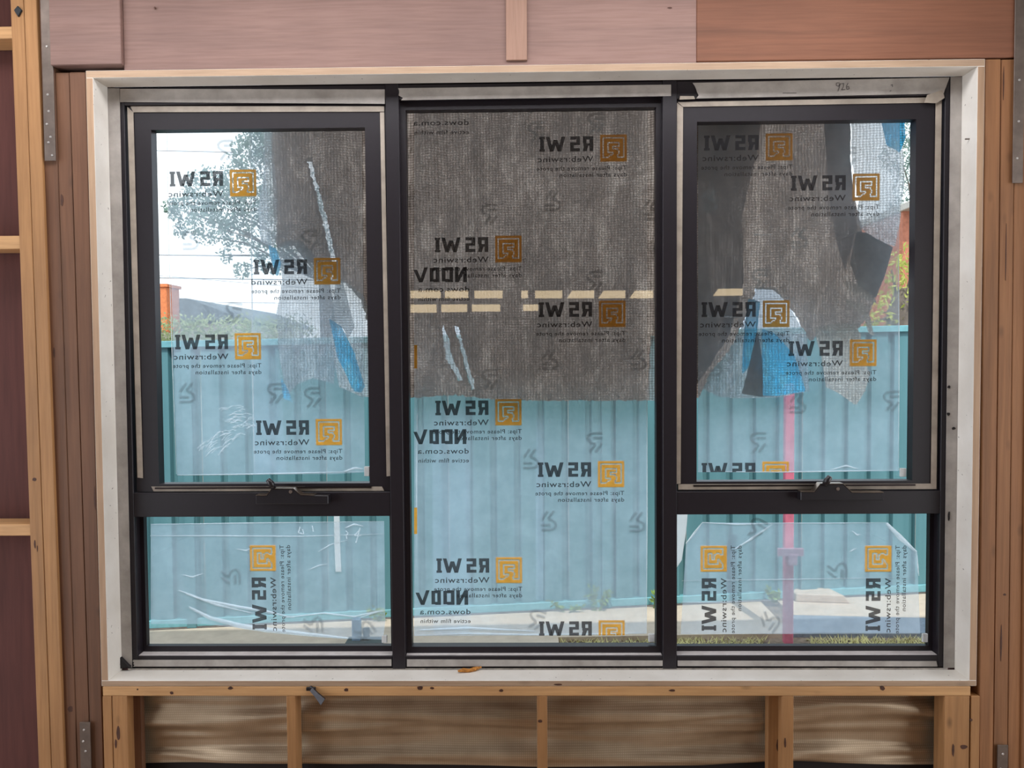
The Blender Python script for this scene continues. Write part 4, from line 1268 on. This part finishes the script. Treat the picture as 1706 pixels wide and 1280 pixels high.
# dry grass on the dirt
random.seed(9)
gr = MB()
for i in range(4200):
    u = random.random()
    px = 880 + u * 800
    g = G(px, 1057); x = g.x; y = random.uniform(2.1, g.y - 0.01)
    z = gz(x) - .03
    if math.hypot(x - MP.location.x, y - MP.location.y) < .13: continue
    a = random.uniform(0, 2 * PI); L = random.uniform(.02, .06)
    tip = Vector((x + L * math.cos(a), y + L * math.sin(a), z + random.uniform(.006, .04)))
    s_ = Vector((-math.sin(a), math.cos(a), 0)) * .003
    b = Vector((x, y, z))
    gr.add([b + s_, b - s_, tip], [(0, 1, 2)])
tag(gr.build('grass', M['straw']), 'dry straw coloured grass strewn on the dirt before the path', 'grass', None, 'stuff')

# ------------------------------------------------------------------ beyond the fence
def leaves(mb, clumps, n_, size, seed):
    random.seed(seed)
    for c, r in clumps:
        c = Vector(c)
        for i in range(int(n_ * r * r)):
            d = Vector((random.gauss(0, 1), random.gauss(0, 1), random.gauss(0, 1))).normalized() * r * random.uniform(.3, 1) ** .6
            p = c + d
            u = Vector((random.gauss(0, 1), random.gauss(0, 1), random.gauss(0, 1))).normalized() * size * random.uniform(.6, 1.4)
            v = u.cross(Vector((random.gauss(0, 1), random.gauss(0, 1), random.gauss(0, 1)))).normalized() * size * .45
            mb.add([p - u * .5, p + v * .5, p + u * .5, p - v * .5], [(0, 1, 2, 3)])
def tree(name, label, trunk, clumps, n_, size, leaf, seed, base_y, px_trunk):
    b = P(px_trunk, 640, base_y); b.z = gz(-4) - .05
    o = empty(name, b, label, 'tree')
    tr = MB()
    pts = [b] + [Vector(t) for t in trunk]
    tr.tube(pts, [.22 - .16 * i / (len(pts) - 1) for i in range(len(pts))], 8)
    tr.build('trunk', M['barkm'], o, smooth=True)
    for c, r in clumps:
        br = MB()
        mid_ = pts[-1].lerp(Vector(c), .5) + Vector((0, 0, -.15))
        br.tube([pts[-2], mid_, Vector(c)], [.030, .018, .006], 5, False)
        br.build('branch', M['barkm'], o)
    lv = MB()
    leaves(lv, clumps, n_, size, seed)
    f = lv.build('foliage', leaf, o); f['kind'] = 'stuff'
YT1 = 13.0
def cl(px, py, rpx, Y=YT1, dy=0):
    return (tuple(P(px, py, Y + dy)), rpx * (Y + 2.17) / FPX)
tree('tree', 'large grey green tree spreading over the power lines beyond the fence', [P(548, 560, YT1), P(540, 470, YT1), P(520, 400, YT1)],
     [cl(420, 260, 40), cl(395, 300, 34, YT1, .5), cl(345, 315, 40), cl(305, 350, 28), cl(285, 345, 16), cl(375, 345, 40), cl(430, 240, 34), cl(345, 375, 34, YT1, -.4), cl(395, 390, 32), cl(425, 345, 40), cl(300, 385, 14), cl(405, 450, 17), cl(455, 420, 40), cl(375, 425, 14), cl(480, 330, 60), cl(540, 380, 60), cl(470, 240, 40), cl(430, 215, 22)],
     3000, .088, M['leaf'], 5, YT1, 560)
tree('shrub_tree', 'sunlit yellow green leafy tree in the gap beside the brick house', [P(1500, 520, 6.5), P(1502, 480, 6.5)],
     [cl(1485, 450, 30, 6.5), cl(1505, 490, 34, 6.5), cl(1470, 520, 34, 6.5), cl(1525, 430, 30, 6.5), cl(1440, 540, 24, 6.5), cl(1540, 500, 34, 6.5)], 2600, .065, M['leaf2'], 6, 6.5, 1500)
tree('grey_tree', 'hazy grey green tree high behind the torn white tarpaulin flap', [P(1530, 420, 16), P(1528, 330, 16)],
     [cl(1515, 215, 30, 16), cl(1500, 260, 34, 16), cl(1530, 300, 40, 16), cl(1560, 240, 50, 16), cl(1500, 350, 24, 16)], 2600, .075, M['leaf'], 8, 16, 1532)
# hedge
random.seed(12)
HY = 5.2
he = MB()
hcl = []
for i in range(15):
    px = 215 + i * 20
    hcl.append(cl(px, 556 + 2 * math.sin(i * 1.7), 34, HY, random.uniform(-.1, .1)))
    hcl.append(cl(px, 620, 40, HY))
leaves(he, hcl, 5200, .045, 13)
h0 = P(360, 640, HY); h0.z = gz(-3)
HE = empty('hedge', h0, 'clipped yellowish hedge showing just above the steel fence', 'hedge')
hf = he.build('foliage', M['leaf3'], HE); hf['kind'] = 'stuff'
for px in (260, 340, 420):
    p = P(px, 640, HY)
    MB().tube([(p.x, HY, gz(-3) - .03), (p.x, HY, 1.5)], [.03, .015], 6).build('stem', M['barkm'], HE)
# house with chimney
HO = 14.0
bz = gz(-4) - .05
hb = P(330, 560, HO)
HH = empty('house', (hb.x, HO + 2, bz), 'far house with dark sloping roof and orange brick chimney', 'house')
wl = P(255, 540, HO); wr = P(392, 540, HO)
MB().box(wl.x - 3, wr.x, HO, HO + 5, bz, wl.z).build('wall', M['render'], HH)
r0, r1, r2 = P(240, 497, HO), P(322, 499, HO), P(388, 533, HO)
mb = MB().prism([(r0.x - 3, r2.z - .02), (r2.x + .2, r2.z - .02), (r2.x + .1, r2.z + .08), (P(350, 509, HO).x, P(350, 509, HO).z), (r1.x, r1.z), (r0.x - 3, r0.z)], HO - .3, HO + 5.3)
mb.build('roof', M['roof'], HH)
ca, cb = P(275, 482, HO - .4), P(297, 530, HO - .4)
ch = MB().box(ca.x, cb.x, HO - .9, HO - .32, cb.z - .3, ca.z).build('chimney', M['brick'], HH, 0.01)
MB().box(ca.x - .03, cb.x + .03, HO - .93, HO - .29, ca.z, ca.z + .06).build('chimney_cap', M['brick'], ch)
h2 = P(1515, 545, 9.0)
H2 = empty('brick_house', (h2.x + 2, 11, bz), 'red brick house wall beyond the fence behind the yellow green tree', 'house')
MB().box(P(1503, 500, 9).x, h2.x + 5, 9.0, 13, bz, P(1500, 352, 9).z).build('wall', M['brick2'], H2)
MB().box(P(1499, 500, 9).x, h2.x + 5.2, 8.7, 13.3, P(1500, 352, 9).z, P(1500, 340, 9).z).build('eave', M['render'], H2, 0.01)
# power lines
for (ya, yb, lab, r) in ((251, 255, 'highest thin power line crossing the sky in front of the tree', .010), (425, 427, 'middle power line crossing the sky below the tree crown', .013), (463, 466, 'thick low power line just above the chimney top', .013), (459, 474, 'thin sagging power line close to the thick low one', .007), (503, 505, 'faint lowest power line passing behind the far roof', .008)):
    YL = {251: 19.0, 425: 19.0, 463: 19.0, 459: 20.5, 503: 22.5}[ya]
    a, b = P(262, ya, YL), P(440, yb, YL)
    d = b - a
    pts = []
    for t in [i / 12 for i in range(13)]:
        s_ = -3 + 9 * t
        p = a + d * s_
        p.z += 0.10 * ((s_ - .5) ** 2 - .25) * .12
        pts.append(p)
    tag(MB().tube(pts, r, 5, False).build('power_line', M['cable']), lab, 'cable', 'power lines over the fence')
